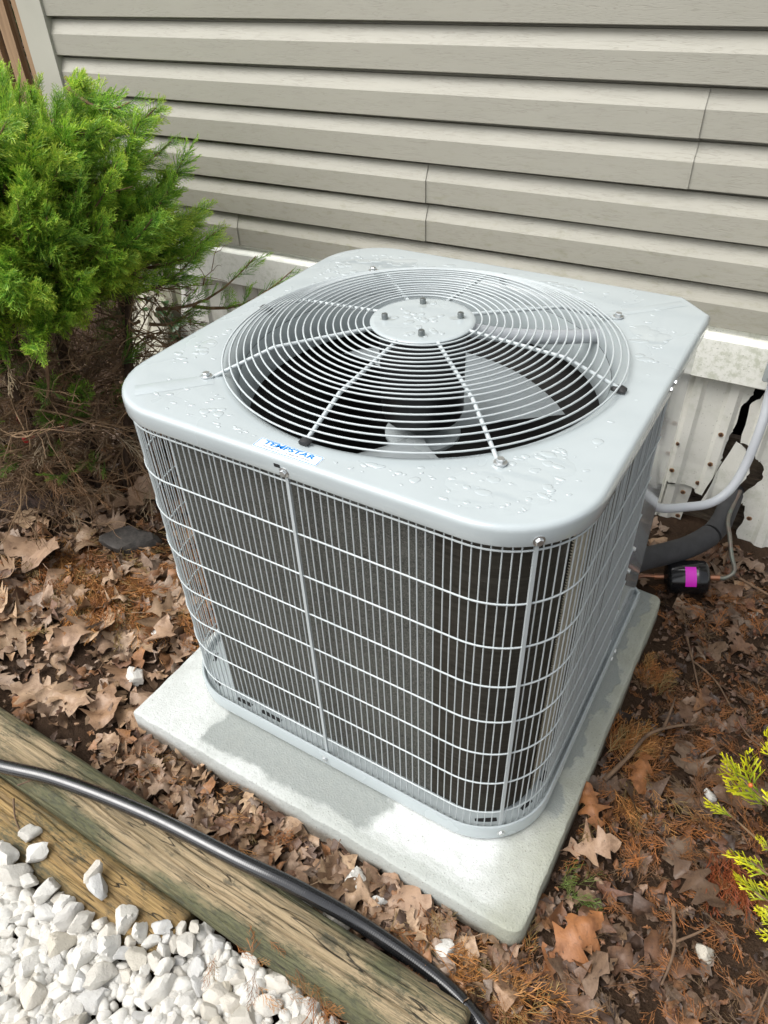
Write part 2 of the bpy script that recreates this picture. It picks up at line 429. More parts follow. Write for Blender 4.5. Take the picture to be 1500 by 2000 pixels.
def spline(P, n=8):
    P = [Vector(p) for p in P]; out = []
    for i in range(len(P)-1):
        p0 = P[max(i-1, 0)]; p1 = P[i]; p2 = P[i+1]; p3 = P[min(i+2, len(P)-1)]
        for k in range(n):
            t = k/n; out.append(.5*((2*p1)+(p2-p0)*t+(2*p0-5*p1+4*p2-p3)*t*t+(3*p1-p0-3*p2+p3)*t**3))
    out.append(P[-1]); return out

# ------------------------------------------------------------------ ground
def gz(x, y):
    x = np.asarray(x, float); y = np.asarray(y, float)
    z = -.062+.013*fbm(x*5, y*5, 0, 3)+.005*vnoise(x*30, y*30)
    z = z+.018*np.clip((-x-.35)/.4, 0, 1)*np.clip((y+.6)/.2, 0, 1)
    z = z+.02*np.clip((-x-.9)/.3, 0, 1)
    z = np.where((x > -.5) & (x < .5) & (y > -.52) & (y < .45), np.minimum(z, -.05), z)
    z = np.where(y < -.72, np.minimum(z, -.068), z)
    return z
def axis(lo, hi, step, far):
    inner = np.arange(lo, hi+1e-6, step); out = []
    d = step; a = lo
    while a > -far: d *= 1.35; a -= d; out.append(a)
    L = out[::-1]; out = []; d = step; a = hi
    while a < far: d *= 1.35; a += d; out.append(a)
    return np.array(L+list(inner)+out)
gx = axis(-1.7, 1.1, .02, 80); gy = axis(-1.3, .95, .02, 80)
X, Y = np.meshgrid(gx, gy, indexing='ij'); Zg = gz(X, Y)
nx, ny = len(gx), len(gy); idx = np.arange(nx*ny).reshape(nx, ny)
F = np.stack([idx[:-1,:-1], idx[1:,:-1], idx[1:,1:], idx[:-1,1:]], -1).reshape(-1, 4)
tag(link('ground', npmesh('ground', np.stack([X, Y, Zg], -1).reshape(-1, 3), F, 'soil', smooth=True)), kind='structure')

# ------------------------------------------------------------------ house wall
wall = thing('house_wall', 'house wall of beige lapped siding above a white trim band and ribbed white skirting', 'wall', (0, .768, 0), rot=(0, 0, .03))
CH, C0 = .0983, .541
def course_profile(z0):
    return [(.006, z0+.001), (-.021, z0), (-.0222, z0+.0015), (-.0222, z0+.0540), (-.0050, z0+CH-.0100), (-.0040, z0+CH-.0086), (.0080, z0+CH-.0080), (.009, z0+CH+.006)]
def siding_panel(x0, x1, j0, nj, dy=0.0, skew=0.0):
    mb = MB()
    for j in range(j0, j0+nj):
        pr = course_profile(C0+CH*j); K = len(pr)
        nseg = max(2, int((x1-x0)/.25)); vs = []
        for i in range(nseg+1):
            x = x0+(x1-x0)*i/nseg
            w = .0012*math.sin(x*3.1+j*1.7)
            vs += [(x, y+dy+w*.5, z+w*.6) for y, z in pr]
        fs = [(i*K+k, (i+1)*K+k, (i+1)*K+k+1, i*K+k+1) for i in range(nseg) for k in range(K-1)]
        mb.add(vs, fs)
        mb.add([(x0, y+dy, z) for y, z in pr]+[(x0, .024, pr[-1][1]), (x0, .024, pr[0][1])], [tuple(range(K+2))])
        mb.add([(x1, y+dy, z) for y, z in pr]+[(x1, .024, pr[-1][1]), (x1, .024, pr[0][1])], [tuple(reversed(range(K+2)))])
    return mb.build('siding_panel', 'siding', wall, True, 14)
XL, XR = -1.655, 3.2
seams = {0: (-1.04, 1), 1: (-.392, 2), 3: (.242, 2), 5: (1.35, 2), 7: (-.2, 2), 9: (.9, 2), 11: (-.7, 2), 13: (.5, 2), 15: (-1.1, 2), 17: (1.2, 2)}
for j0, (xs, nj) in seams.items():
    siding_panel(XL, xs, j0, nj, -.0032)
    siding_panel(xs-.02, XR, j0, nj)
MB().box(-1.745, -1.64, -.034, .06, .50, 2.55).build('corner_post', 'post', wall)
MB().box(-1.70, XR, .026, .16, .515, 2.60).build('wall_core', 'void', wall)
mb = MB(); pr = [(.012, .552), (-.008, .548), (-.008, .527), (-.034, .520), (-.0365, .516), (-.0365, .417), (-.032, .413), (.02, .413)]
ns = 24; K = len(pr); vs = []
for i in range(ns+1):
    x = -1.75+(XR+1.75)*i/ns; vs += [(x, y, z+.0012*math.sin(x*5)) for y, z in pr]
mb.add(vs, [(i*K+k, i*K+k+1, (i+1)*K+k+1, (i+1)*K+k) for i in range(ns) for k in range(K-1)])
mb.build('trim_band', 'trim', wall, True, 25)

RP = .085
def rib_y(x):
    t = (x-.345) % RP
    if t < .010: return -.010*t/.010
    if t < .030: return -.010
    if t < .040: return -.010*(1-(t-.030)/.010)
    return 0.0
def skirt_panel(outline, y0, mat, curl=None, name='skirting_panel', label=None):
    bm = bmesh.new(); vs = [bm.verts.new((x, 0, z)) for x, z in outline]; bm.faces.new(vs)
    x0 = min(p[0] for p in outline); x1 = max(p[0] for p in outline); z0 = min(p[1] for p in outline); z1 = max(p[1] for p in outline)
    k = math.floor((x0-.345)/RP)-1; cuts = []
    while .345+k*RP < x1:
        cuts += [.345+k*RP+d for d in (0, .010, .030, .040)]; k += 1
    for cx in cuts:
        if x0 < cx < x1: bmesh.ops.bisect_plane(bm, geom=bm.verts[:]+bm.edges[:]+bm.faces[:], plane_co=(cx, 0, 0), plane_no=(1, 0, 0))
    nz = int((z1-z0)/.05)
    for q in range(1, nz+1):
        cz = z0+(z1-z0)*q/(nz+1)
        bmesh.ops.bisect_plane(bm, geom=bm.verts[:]+bm.edges[:]+bm.faces[:], plane_co=(0, 0, cz), plane_no=(0, 0, 1))
    bmesh.ops.recalc_face_normals(bm, faces=bm.faces[:])
    for v in bm.verts:
        x, z = v.co.x, v.co.z
        v.co.y = y0+rib_y(x)+.0015*float(vnoise(x*20, z*14))+(curl(x, z) if curl else 0)
    r = bmesh.ops.solidify(bm, geom=bm.faces[:], thickness=.0016)
    me = bpy.data.meshes.new(name); bm.to_mesh(me); bm.free(); me.materials.append(MT[mat])
    o = link(name, me, wall)
    if label: o['label'] = label
    return o
def jag(pts, amp=.004, n=5, seed=1):
    r = random.Random(seed); out = []
    for a, b in zip(pts[:-1], pts[1:]):
        for k in range(n):
            t = k/n; out.append((a[0]+(b[0]-a[0])*t+(r.uniform(-amp, amp) if k else 0), a[1]+(b[1]-a[1])*t+(r.uniform(-amp, amp) if k else 0)))
    out.append(pts[-1]); return out
# torn panel behind the unit's right side
tornA = jag([(.502, .425), (.497, .400), (.487, .372), (.474, .341), (.474, .282), (.468, .255), (.466, .197), (.468, .166), (.447, .06), (.430, .055), (.413, .073), (.377, .072), (.350, .075)], .003, 4, 3)
pA = skirt_panel([(.10, .425)]+tornA+[(.345, -.085), (.10, -.085)], .005, 'skirt', lambda x, z: -.012*max(0, (x-.44)/.05)*max(0, (.36-z)/.3))
skirt_panel(jag([(.488, .245), (.472, .175), (.449, .052), (.488, .054), (.536, .150), (.541, .170), (.514, .230), (.488, .245)], .002, 4, 5)[:-1], -.004, 'skirt', lambda x, z: -.05*max(0, (.24-z)), label='torn flap of white skirting hanging outwards')
skirt_panel(jag([(.535, .425), (.512, .385), (.492, .355), (.498, .249), (.525, .242), (.550, .208), (.567, .188), (.575, .158), (.563, .127), (.540, .095), (.542, .074), (.557, .056), (.565, .007), (.559, -.040), (.58, -.09)], .003, 4, 9)+[(3.1, -.09), (3.1, .425)], .002, 'skirt', lambda x, z: -.02*max(0, 1-(x-.49)/.08)*max(0, 1-abs(z-.2)/.3))
skirt_panel(jag([(.345, .062), (.382, .071), (.418, .069), (.413, -.02), (.411, -.09)], .002, 3, 4)+[(.338, -.09)], .012, 'skirt')
for nx_, nz_ in ((.448, .258), (.354, .201), (.444, .164), (.355, .116), (.427, .090), (.397, .048), (.401, -.035), (.575, .044), (.60, .30)):
    yy = .005+rib_y(nx_)-.012*max(0, (nx_-.44)/.05)*max(0, (.36-nz_)/.3)
    R90 = Matrix.Rotation(PI/2, 3, 'X')
    nl = MB().lathe([(.0001, .0062), (.0028, .006), (.0042, .004), (.0044, .0)], 8, (nx_, yy-.0015, nz_), R90).build('nail', 'rust', wall)
    MB().lathe([(.0001, .0012), (.0065, .0010), (.0072, .0)], 9, (nx_+.0008, yy-.0018, nz_-.0015), R90).build('rust_ring', 'ruststain', nl)
# middle, hidden by the unit, and the left run that leans
skirt_panel([(-1.02, .425), (.10, .425), (.10, -.09), (-1.02, -.09)], .006, 'skirt')
skirt_panel([(-1.335, .425), (-1.02, .425), (-1.02, -.09), (-1.36, -.09), (-1.385, .16)], .004, 'skirt', lambda x, z: -.05*max(0, (.42-z)/.5)*max(0, (-1.1-x)/.25))
skirt_panel([(-1.62, .425), (-1.338, .425), (-1.372, .24), (-1.40, .165), (-1.62, .02)], .012, 'skirtdark')
lo_ = skirt_panel([(-1.575, .30), (-1.40, .30), (-1.40, -.07), (-1.575, -.07), (-1.585, .26)], .0, 'skirtdark', lambda x, z: -.20*max(0, (.32-z)/.4), label='loose darker skirting panel leaning out at the bottom')
# what shows through the tear
mb = MB()
for k in range(3):
    mb.box(.10, 1.6, .042+.004*k, .07, -.09+.105*k, .012+.105*k)
mb.build('backing_board', 'backing', wall, False)
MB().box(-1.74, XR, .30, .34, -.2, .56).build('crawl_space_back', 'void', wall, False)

# ------------------------------------------------------------------ concrete pad
def rr_outline(hx0, hx1, hy0, hy1, rad, n=14, chamfer=None, inset=0.0, per=24):
    """rounded rectangle, CCW from corner A(-x,-y); rad: dict per corner; chamfer for corner C"""
    x0, x1, y0, y1 = hx0+inset, hx1-inset, hy0+inset, hy1-inset
    cs = {'A': (x0, y0, PI, 1.5*PI), 'B': (x1, y0, 1.5*PI, 2*PI), 'C': (x1, y1, 0, .5*PI), 'D': (x0, y1, .5*PI, PI)}
    P = []
    for k, (cx, cy, a0, a1) in cs.items():
        r = max(rad[k]-inset, .002)
        ox = cx+r if k in 'AD' else cx-r; oy = cy+r if k in 'AB' else cy-r
        if chamfer and k == 'C':
            c = chamfer-inset*.6
            a = Vector((x1, y1-c)); b = Vector((x1-c, y1))
            arc = [a.lerp(b, t/n) for t in range(n+1)]
        else:
            arc = [Vector((ox+r*math.cos(a0+(a1-a0)*t/n), oy+r*math.sin(a0+(a1-a0)*t/n))) for t in range(n+1)]
        P.append(arc)
    out = []
    for i in range(4):
        a = P[i]; b = P[(i+1) % 4]; out += a
        out += [a[-1].lerp(b[0], t/per) for t in range(1, per)]
    return out
prad = {'A': .006, 'B': .024, 'C': .02, 'D': .02}
def pad_loop(inset, z, jit):
    L = rr_outline(-.445, .450, -.492, .402, prad, 6, None, inset, 60); out = []
    for p in L:
        j = jit*float(fbm(p.x*28, p.y*28, z*9, 3)); d = Vector((p.x, p.y+.045)).normalized()
        out.append((p.x+d.x*j, p.y+d.y*j, z+jit*.6*float(vnoise(p.x*45, p.y*45, 3))))
    return out
mb = MB()
L = [pad_loop(-.006, -.085, .0015), pad_loop(-.002, -.045, .0018), pad_loop(-.0003, -.006, .0020), pad_loop(.0014, -.0018, .0020), pad_loop(.0042, -.0002, .0012), pad_loop(.010, 0, .0003)]
L += [pad_loop(i_, 0, .0002) for i_ in (.05, .1, .2, .3)]
mb.loops(L, capt=True)
mb.build('concrete_pad', 'concrete', None, True, 32)
tag(bpy.data.objects['concrete_pad'], 'square grey concrete slab with damp patches under the air conditioner', 'slab')

# ------------------------------------------------------------------ air conditioner
H = .7413
ac = thing('air_conditioner', 'light grey outdoor air conditioner with wire grille and round fan guard on concrete slab', 'air conditioner', (0, 0, 0))
RAD = {'A': .133, 'B': .138, 'C': .05, 'D': .130}
def out_loop(inset, z, n=14, per=24):
    return [(p.x, p.y, z) for p in rr_outline(-.400, .400, -.386, .405, RAD, n, .062, inset, per)]
RO = .338
def circ_like(loop, r, z):
    out = []
    for p in loop:
        a = math.atan2(p[1], p[0]); out.append((r*math.cos(a), r*math.sin(a), z))
    return out
mb = MB(); base = out_loop(0, 0)
L = [out_loop(.004, H-.031), out_loop(.0005, H-.0305), out_loop(0, H-.029), out_loop(0, H-.009), out_loop(.0010, H-.0045), out_loop(.0034, H-.0015), out_loop(.0068, H-.0002), out_loop(.0100, H)]
mid = out_loop(.0100, H); c1_ = circ_like(mid, RO+.004, H)
for t in (.33, .66): L.append([(a[0]+(b[0]-a[0])*t, a[1]+(b[1]-a[1])*t, H) for a, b in zip(mid, c1_)])
L += [c1_]+[circ_like(mid, RO+.004-.026*math.sin(t*PI/2), H-.030*(1-math.cos(t*PI/2))) for t in (.25, .5, .75, 1)]
mb.loops(L)
cap_o = mb.build('top_cap', 'cap', ac, True, 35)
# stamped ribs of the top
def stamp(cx, cy, lx, ly, rot, h=.0016):
    mb = MB(); Mx = Matrix.Translation((cx, cy, H)) @ Matrix.Rotation(rot, 4, 'Z')
    lo = [(-lx, -ly), (lx, -ly), (lx, ly), (-lx, ly)]; hi = [(x-math.copysign(.006, x), y-math.copysign(.006, y)) for x, y in lo]
    v = [Mx @ Vector((x, y, .00025)) for x, y in lo]+[Mx @ Vector((x, y, h)) for x, y in hi]
    mb.add(v, [(4,5,6,7),(0,1,5,4),(1,2,6,5),(2,3,7,6),(3,0,4,7)]); mb.build('stamped_rib', 'cap', cap_o, True, 20)
stamp(-.288, -.300, .017, .062, -PI/4); stamp(.292, .318, .012, .075, PI/4-PI/2, .001)
MB().loops([[(x_*1.0, y_, z_) for x_, y_, z_ in circ_like(base, r_, z_)] for r_, z_ in ((.3155, H-.0305), (.311, H-.05), (.309, .640), (.314, .634))]).build('fan_shroud', 'shroud', ac, True, 60)

# rain on the cap
def blob(mb, cx, cy, r, h, z=H, n=16, elong=1.0, rot=0.0, seed=0.0):
    vs = []; rings = [(1.0, 0.0), (.93, .45), (.72, .85), (.35, 1.0)]
    for q, hh in rings:
        for j in range(n):
            a = 2*PI*j/n; rr = r*q*(1+.22*float(vnoise(math.cos(a)*1.3+seed, math.sin(a)*1.3+seed*.7, seed)))
            x = rr*math.cos(a)*elong; y = rr*math.sin(a)
            vs.append((cx+x*math.cos(rot)-y*math.sin(rot), cy+x*math.sin(rot)+y*math.cos(rot), z+.0001+h*hh*(1+.004*seed)))
    fs = [(i*n+j, i*n+(j+1) % n, (i+1)*n+(j+1) % n, (i+1)*n+j) for i in range(3) for j in range(n)]+[tuple(3*n+j for j in range(n))]
    mb.add(vs, fs)
mb = MB(); rr_ = random.Random(11); cnt = 0
def on_cap(x, y, r):
    if math.hypot(x, y) < RO+.012+r: return False
    if max(abs(x), abs(y)) > .366-r: return False
    if abs(x) > .262 and abs(y) > .25 and math.hypot(abs(x)-.262, abs(y)-.25) > .108-r: return False
    if -.075 < x < .055 and y < -.34: return False
    if math.hypot(x+.288, y+.300) < .07+r or math.hypot(x-.292, y-.318) < .08+r*.5: return r < .004 and (x+y) % .03 < .01
    return True
while cnt < 330:
    x, y = rr_.uniform(-.39, .39), rr_.uniform(-.39, .39); r = rr_.choice([.0012, .0016, .0022, .0025, .0032, .0045, .007])
    if not on_cap(x, y, r): continue
    blob(mb, x, y, r, min(.0008, r*.26), n=12, elong=rr_.uniform(1, 2.4), rot=rr_.gauss(.15, .25), seed=rr_.uniform(0, 40)); cnt += 1
cnt = 0
while cnt < 34:
    x, y = rr_.uniform(-.37, .37), rr_.uniform(-.37, .37); r = rr_.uniform(.014, .040)
    if not on_cap(x, y, r*1.05): continue
    blob(mb, x, y, r, .00026, n=34, elong=rr_.uniform(.8, 1.35), rot=rr_.uniform(0, PI), seed=rr_.uniform(0, 60)); cnt += 1
for k in range(26):
    a = rr_.uniform(0, 2*PI); q = rr_.uniform(0, .07)
    blob(mb, q*math.cos(a), q*math.sin(a), rr_.uniform(.002, .008), .0008, z=H+.0495, n=12, elong=1.3, rot=a, seed=rr_.uniform(0, 40))
mb.build('rain_droplets', 'water', cap_o, True, 80)['kind'] = 'stuff'

# path round the grille (from left-back to the service panel on the right)
def grille_path(inset, step=.004):
    P = [Vector((p[0], p[1])) for p in out_loop(inset, 0, 20, 60)]
    # order: A corner start is on the left side; go A -> B -> up the right side; prepend left side from D end
    full = P+[P[0]]
    d = [0]
    for a, b in zip(full[:-1], full[1:]): d.append(d[-1]+(b-a).length)
    tot = d[-1]
    def at(s):
        s = s % tot
        i = max(k for k in range(len(d)-1) if d[k] <= s)
        t = (s-d[i])/(d[i+1]-d[i]) if d[i+1] > d[i] else 0
        return full[i].lerp(full[i+1], t)
    return at, tot
at_w, tot_w = grille_path(.008)
# s runs from the left end of corner A; right side y=.13 end
def find_s(at, tot, f, s0, s1, n=2000):
    return min((s0+(s1-s0)*k/n for k in range(n+1)), key=lambda s: f(at(s)))
s_right = find_s(at_w, tot_w, lambda p: abs(p.y-.128)+abs(p.x-.389), 0, tot_w*.6)
s_left = find_s(at_w, tot_w, lambda p: abs(p.y-.30)+abs(p.x+.389), tot_w*.7, tot_w)-tot_w
s_mid = find_s(at_w, tot_w, lambda p: abs(p.x+.007)+abs(p.y+.389), 0, tot_w*.5)
s_cor = find_s(at_w, tot_w, lambda p: (p-Vector((.342, -.342))).length, 0, tot_w*.5)
PITCH = .01277
k0 = int((s_left-s_mid)/PITCH); k1 = int((s_right-s_mid)/PITCH)
wm = MB().tube([(0, 0, .030), (0, 0, .707)], .00115, 6).mesh('vertical_wire', 'wire')
for k in range(k0, k1+1):
    s = s_mid+k*PITCH
    if abs(s-s_mid) < .004 or abs(s-s_cor) < .006: continue
    p = at_w(s); link('vertical_wire', wm, ac, (p.x, p.y, 0), (random.uniform(-.0015, .0015), random.uniform(-.0015, .0015), 0))
at_h, tot_h = grille_path(.0062)
hp = [at_h((s_left+(s_right-s_left)*k/260)/tot_w*tot_h) for k in range(261)]
hm = MB().tube([(p.x, p.y, 0) for p in hp], .0015, 6).mesh('horizontal_wire', 'wire')
for z in (.699, .605, .519, .433, .347, .261, .175, .082):
    link('horizontal_wire', hm, ac, (0, 0, z))
def hexbolt(name, loc, axis, parent, r=.0055, h=.004, flange=.008, mat='steel'):
    ax = Vector(axis).normalized(); Q = Vector((0, 0, 1)).rotation_difference(ax).to_matrix()
    mb = MB().lathe([(flange, 0), (flange, .0012), (flange*.85, .0018)], 16, loc, Q, capt=True)
    mb.lathe([(r, .0016), (r, .0016+h*.8), (r*.85, .0016+h)], 6, loc, Q, a0=.3, capt=True)
    return mb.build(name, mat, parent, True, 30)
for s in (s_mid, s_cor):
    p = at_w(s); q = at_w(s+.003); t = (q-p).normalized(); nrm = Vector((t.y, -t.x))
    mb = MB(); a = p+nrm*.002
    Mx = Matrix(((t.x, nrm.x, 0, a.x), (t.y, nrm.y, 0, a.y), (0, 0, 1, 0), (0, 0, 0, 1)))
    mb.box(-.0026, .0026, -.0015, .0030, .03, .712, Mx); mb.build('seam_bar', 'wire', ac, True, 30)
    o_ = p+nrm*.0075
    hexbolt('cap_screw', (o_.x, o_.y, H-.022), (nrm.x, nrm.y, 0), ac)
    hexbolt('base_screw', (p.x+nrm.x*.0105, p.y+nrm.y*.0105, .026), (nrm.x, nrm.y, 0), ac)
hexbolt('cap_screw', (-.400, -.245, H-.02), (-1, -.2, 0), ac)
o = MB().box(-.023, -.013, -.3868, -.3850, H-.0165, H-.0115).build('screw_slot_shade', 'hole_shade', cap_o, False)  # black bar painted in for the dark of the slot

# coil
def coil(s0, s1, inset, nm='condenser_coil', mat='coil', rows=124, z0=.036, z1=.712):
    at, tot = grille_path(inset)
    n = max(8, int((s1-s0)*tot_w/.012)); P = [at((s0+(s1-s0)*k/n)*tot) for k in range(n+1)]
    Nn = []
    for k in range(n+1):
        t = (P[min(k+1, n)]-P[max(k-1, 0)]).normalized(); Nn.append(Vector((t.y, -t.x)))
    R_ = 2*rows+1; V = []
    for r in range(R_):
        z = z0+(z1-z0)*r/(R_-1); off = .0020 if r % 2 else -.0020
        for k in range(n+1):
            p = P[k]+Nn[k]*off; V.append((p.x, p.y, z))
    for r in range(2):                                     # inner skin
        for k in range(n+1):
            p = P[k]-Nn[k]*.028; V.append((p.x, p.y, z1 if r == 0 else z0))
    ii = np.arange((R_+2)*(n+1)).reshape(R_+2, n+1)
    F = np.stack([ii[:-1, :-1], ii[:-1, 1:], ii[1:, 1:], ii[1:, :-1]], -1).reshape(-1, 4)
    me = npmesh(nm, np.array(V), F, mat); me.materials.append(MT['coilin_shade'])
    for f_ in range(len(F)-2*n, len(F)): me.polygons[f_].material_index = 1  # inner skin gets the painted shade
    return link(nm, me, ac), P, Nn
fr_s = lambda f, a, b: find_s(at_w, tot_w, f, a, b)/tot_w
sA = fr_s(lambda p: abs(p.x+.297)+abs(p.y+.389), 0, tot_w*.4); sR = s_right/tot_w
s_beige = fr_s(lambda p: (p-Vector((.391, -.285))).length, 0, tot_w*.5)
s_bend = fr_s(lambda p: abs(p.x-.205)+abs(p.y+.378), 0, tot_w*.5)
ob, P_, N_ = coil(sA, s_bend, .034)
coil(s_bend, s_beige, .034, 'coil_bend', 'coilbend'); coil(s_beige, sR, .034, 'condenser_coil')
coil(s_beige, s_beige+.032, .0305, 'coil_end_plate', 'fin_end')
coil(.47, .966, .034, 'rear_coil')  # carried on round the unseen left side to keep light out of the interior
p = P_[0]; MB().box(p.x-.004, p.x-.0005, p.y-.002, p.y+.034, .03, .706).build('coil_bracket', 'wire', ob, False)

# base pan
mb = MB()
mb.loops([out_loop(.012, .004), out_loop(-.001, .005), out_loop(-.004, .009), out_loop(-.004, .040), out_loop(-.0025, .0428), out_loop(.0005, .043), out_loop(.0025, .041), out_loop(.0035, .030), out_loop(.03, .028), out_loop(.08, .028), out_loop(.2, .028)], capt=True)
bp = mb.build('base_pan', 'cap', ac, True, 35)
at_b, tot_b = grille_path(.020)
for sf, w_ in ((.018, .012), (.045, .010), (.075, .02), (.10, .026), (.325, .012), (.345, .010), (.36, .012), (.385, .012), (.30, .014), (.27, .02)):
    p = at_b(sf*tot_b); q = at_b((sf+.004)*tot_b); ang = math.atan2(q.y-p.y, q.x-p.x)
    Mx = Matrix.Translation((p.x, p.y, .0284)) @ Matrix.Rotation(ang, 4, 'Z')
    MB().box(-w_, w_, -.0045, .0045, 0, .0006, Mx).build('drain_slot_shade', 'hole_shade', bp, False)  # thin black bar stands in for the dark inside a drain slot
for x, y in ((-.30, -.30), (.30, -.30), (.30, .31), (-.30, .31)):
    MB().box(x-.05, x+.05, y-.05, y+.05, .0005, .0055).build('foot', 'foam', bp, False)

# service panel on the back right
mb = MB()
pan = [(.3905, .130), (.3905, .345), (.338, .398), (-.30, .398)]
v = [(x, y, z) for z in (.030, .708) for x, y in pan]
mb.add(v, [(0,1,5,4),(1,2,6,5),(2,3,7,6)]); mb.add([(.3905, .130, .03), (.3905, .130, .708), (.375, .130, .708), (.375, .130, .03)], [(0,1,2,3)])
sp_ = mb.build('service_panel', 'panel', ac, False)
for loc, ax in (((.3975, .068, H-.014), (1, 0, 0)), ((.3975, .094, H-.014), (1, 0, 0)), ((.3907, .142, .335), (1, 0, 0)), ((.3907, .142, .276), (1, 0, 0)), ((.401, .150, .030), (1, 0, 0)), ((.401, .125, .030), (1, 0, 0))):
    hexbolt('panel_screw', loc, ax, sp_, .0045, .004, .006)

# fan guard
def guard_z(r):
    if r > .250: return H+.004+(.342-r)/(.342-.250)*.032
    return H+.036+(.250-r)/.165*.010
NR = 20
for i in range(NR):
    r = .0985+(.337-.0985)*i/(NR-1); z = guard_z(r)+.0042
    MB().tube([(r*math.cos(2*PI*k/96), r*math.sin(2*PI*k/96), z+.0006*math.sin(3*PI*k/48+i)) for k in range(96)], .0016, 6, closed=True).build('guard_ring', 'wire', ac, True, 180)
for k in range(8):
    a = -PI/2+k*PI/4; bolt = k % 2 == 1
    rs = [.364 if bolt else .342, .338 if bolt else .334, .30, .262, .250, .238, .18, .12, .080]
    P = [(r*math.cos(a), r*math.sin(a), guard_z(r)+(.0 if r < .34 else -.001)) for r in rs]
    sp = MB().tube(P, [.0033]*len(P), 8).build('guard_spoke', 'wire', ac, True, 60)
    Mx = Matrix.Rotation(a, 4, 'Z')
    if bolt:
        mb = MB(); n = 14
        lo = [Mx @ Vector((.362+.011*math.cos(2*PI*j/n), .009*math.sin(2*PI*j/n), H+.0004)) for j in range(n)]
        hi = [v_+Vector((0, 0, .0026)) for v_ in lo]
        mb.loops([lo, hi], capt=True); mb.build('mounting_tab', 'wire', sp, True, 40)
        q = Mx @ Vector((.364, 0, H+.0025)); hexbolt('tab_bolt', q, (0, 0, 1), sp, .0062, .0055, .0095)
    else:
        mb = MB(); rj = random.Random(k); lp = []
        for t, w, hh, z in ((.325, .005, .005, .004), (.328, .0075, .0075, .0045), (.340, .0085, .008, .0045), (.347, .0075, .006, .004)):
            lp.append([Mx @ Vector((t+rj.uniform(-.0008, .0008), w*math.cos(2*PI*j/9)*(1+rj.uniform(-.12, .12)), H+.0004+hh*.62+hh*.62*math.sin(2*PI*j/9)*(1+rj.uniform(-.1, .1)))) for j in range(9)])
        mb.loops(lp, True, True); mb.build('rubber_end_cap', 'foam', sp, True, 40)
hub = MB().lathe([(.0865, H+.0445), (.088, H+.0455), (.088, H+.0475), (.086, H+.0492), (.080, H+.0495), (.03, H+.0495)], 64, capb=True, capt=True).build('hub_plate', 'cap', ac, True, 40)
for ang in (118, 207, 30, -63):
    a = math.radians(ang); x, y = .063*math.cos(a), .063*math.sin(a)
    Mx = Matrix.Translation((x, y, H+.0497)) @ Matrix.Rotation(a, 4, 'Z'); n = 20
    lo = [Mx @ Vector((.0085*math.cos(2*PI*j/n)+(-.010 if math.cos(2*PI*j/n) < 0 else 0), .0062*math.sin(2*PI*j/n), 0)) for j in range(n)]
    sl = MB(); sl.add(lo, [tuple(range(n))]); sl.build('bolt_slot_shade', 'box', hub, False)  # flat grey disc painted as the shade of a recess
    MB().lathe([(.0052, 0), (.0052, .0085), (.0046, .0095), (.002, .0098)], 12, (x, y, H+.0495), capt=True).build('hub_bolt', 'boltdark', hub, True, 40)
MB().lathe([(.02, H+.044), (.070, H+.042), (.074, H+.036), (.074, .622), (.070, .612), (.060, .607), (.02, .605)], 48, capb=True, capt=True).build('fan_motor', 'motor', ac, True, 40)
MB().lathe([(.008, .606), (.008, .588), (.030, .586), (.062, .578), (.070, .573), (.070, .567), (.01, .560)], 40, capt=True).build('fan_hub', 'blade', ac, True, 40)
def fan_blade(ac_, mid):
    nr, na = 12, 16; V = []
    for i in range(nr+1):
        r = .028+(.297-.028)*i/nr; half = math.radians(30+22*(i/nr)**.8)
        for j in range(na+1):
            t = j/na*2-1; a = mid+t*half+.25*(i/nr)
            V.append((r*math.cos(a), r*math.sin(a), .575+.032*t*(.4+.6*i/nr)+.012*(1-t*t)))
    ii = np.arange((nr+1)*(na+1)).reshape(nr+1, na+1)
    F = np.stack([ii[:-1, :-1], ii[1:, :-1], ii[1:, 1:], ii[:-1, 1:]], -1).reshape(-1, 4)
    return link('fan_blade', npmesh('fan_blade', np.array(V), F, 'blade', smooth=True), ac_)
fan_blade(ac, math.radians(86)); fan_blade(ac, math.radians(266))
cv = spline([(.06, .03, H+.034), (.10, .075, H+.012), (.17, .145, H-.008), (.235, .215, H-.022), (.262, .24, H-.03)], 8)
MB().tube(cv, .0125, 12).build('motor_wire_conduit', 'conduit', ac, True, 60)

# maker's label on the top
def rrect(x0, x1, y0, y1, r, n=6):
    P = []
    for cx, cy, a0 in ((x1-r, y1-r, 0), (x0+r, y1-r, PI/2), (x0+r, y0+r, PI), (x1-r, y0+r, 1.5*PI)):
        P += [(cx+r*math.cos(a0+PI/2*k/n), cy+r*math.sin(a0+PI/2*k/n)) for k in range(n+1)]
    return P
LX0, LX1, LY0, LY1 = -.0655, .0435, -.3788, -.3560
mb = MB(); P = rrect(LX0, LX1, LY0, LY1, .0022)
mb.loops([[(x, y, H+.0001) for x, y in P], [(x, y, H+.0004) for x, y in P]], capt=True)
lab = mb.build('maker_label', 'label_white', cap_o, False)
mb = MB(); P1 = rrect(LX0+.0008, LX1-.0008, LY0+.0008, LY1-.0008, .0018); P2 = rrect(LX0+.0019, LX1-.0019, LY0+.0019, LY1-.0019, .0014); n = len(P1)
mb.add([(x, y, H+.0006) for x, y in P1]+[(x, y, H+.0006) for x, y in P2], [(j, (j+1) % n, n+(j+1) % n, n+j) for j in range(n)])
mb.build('label_border', 'label_blue', lab, False)
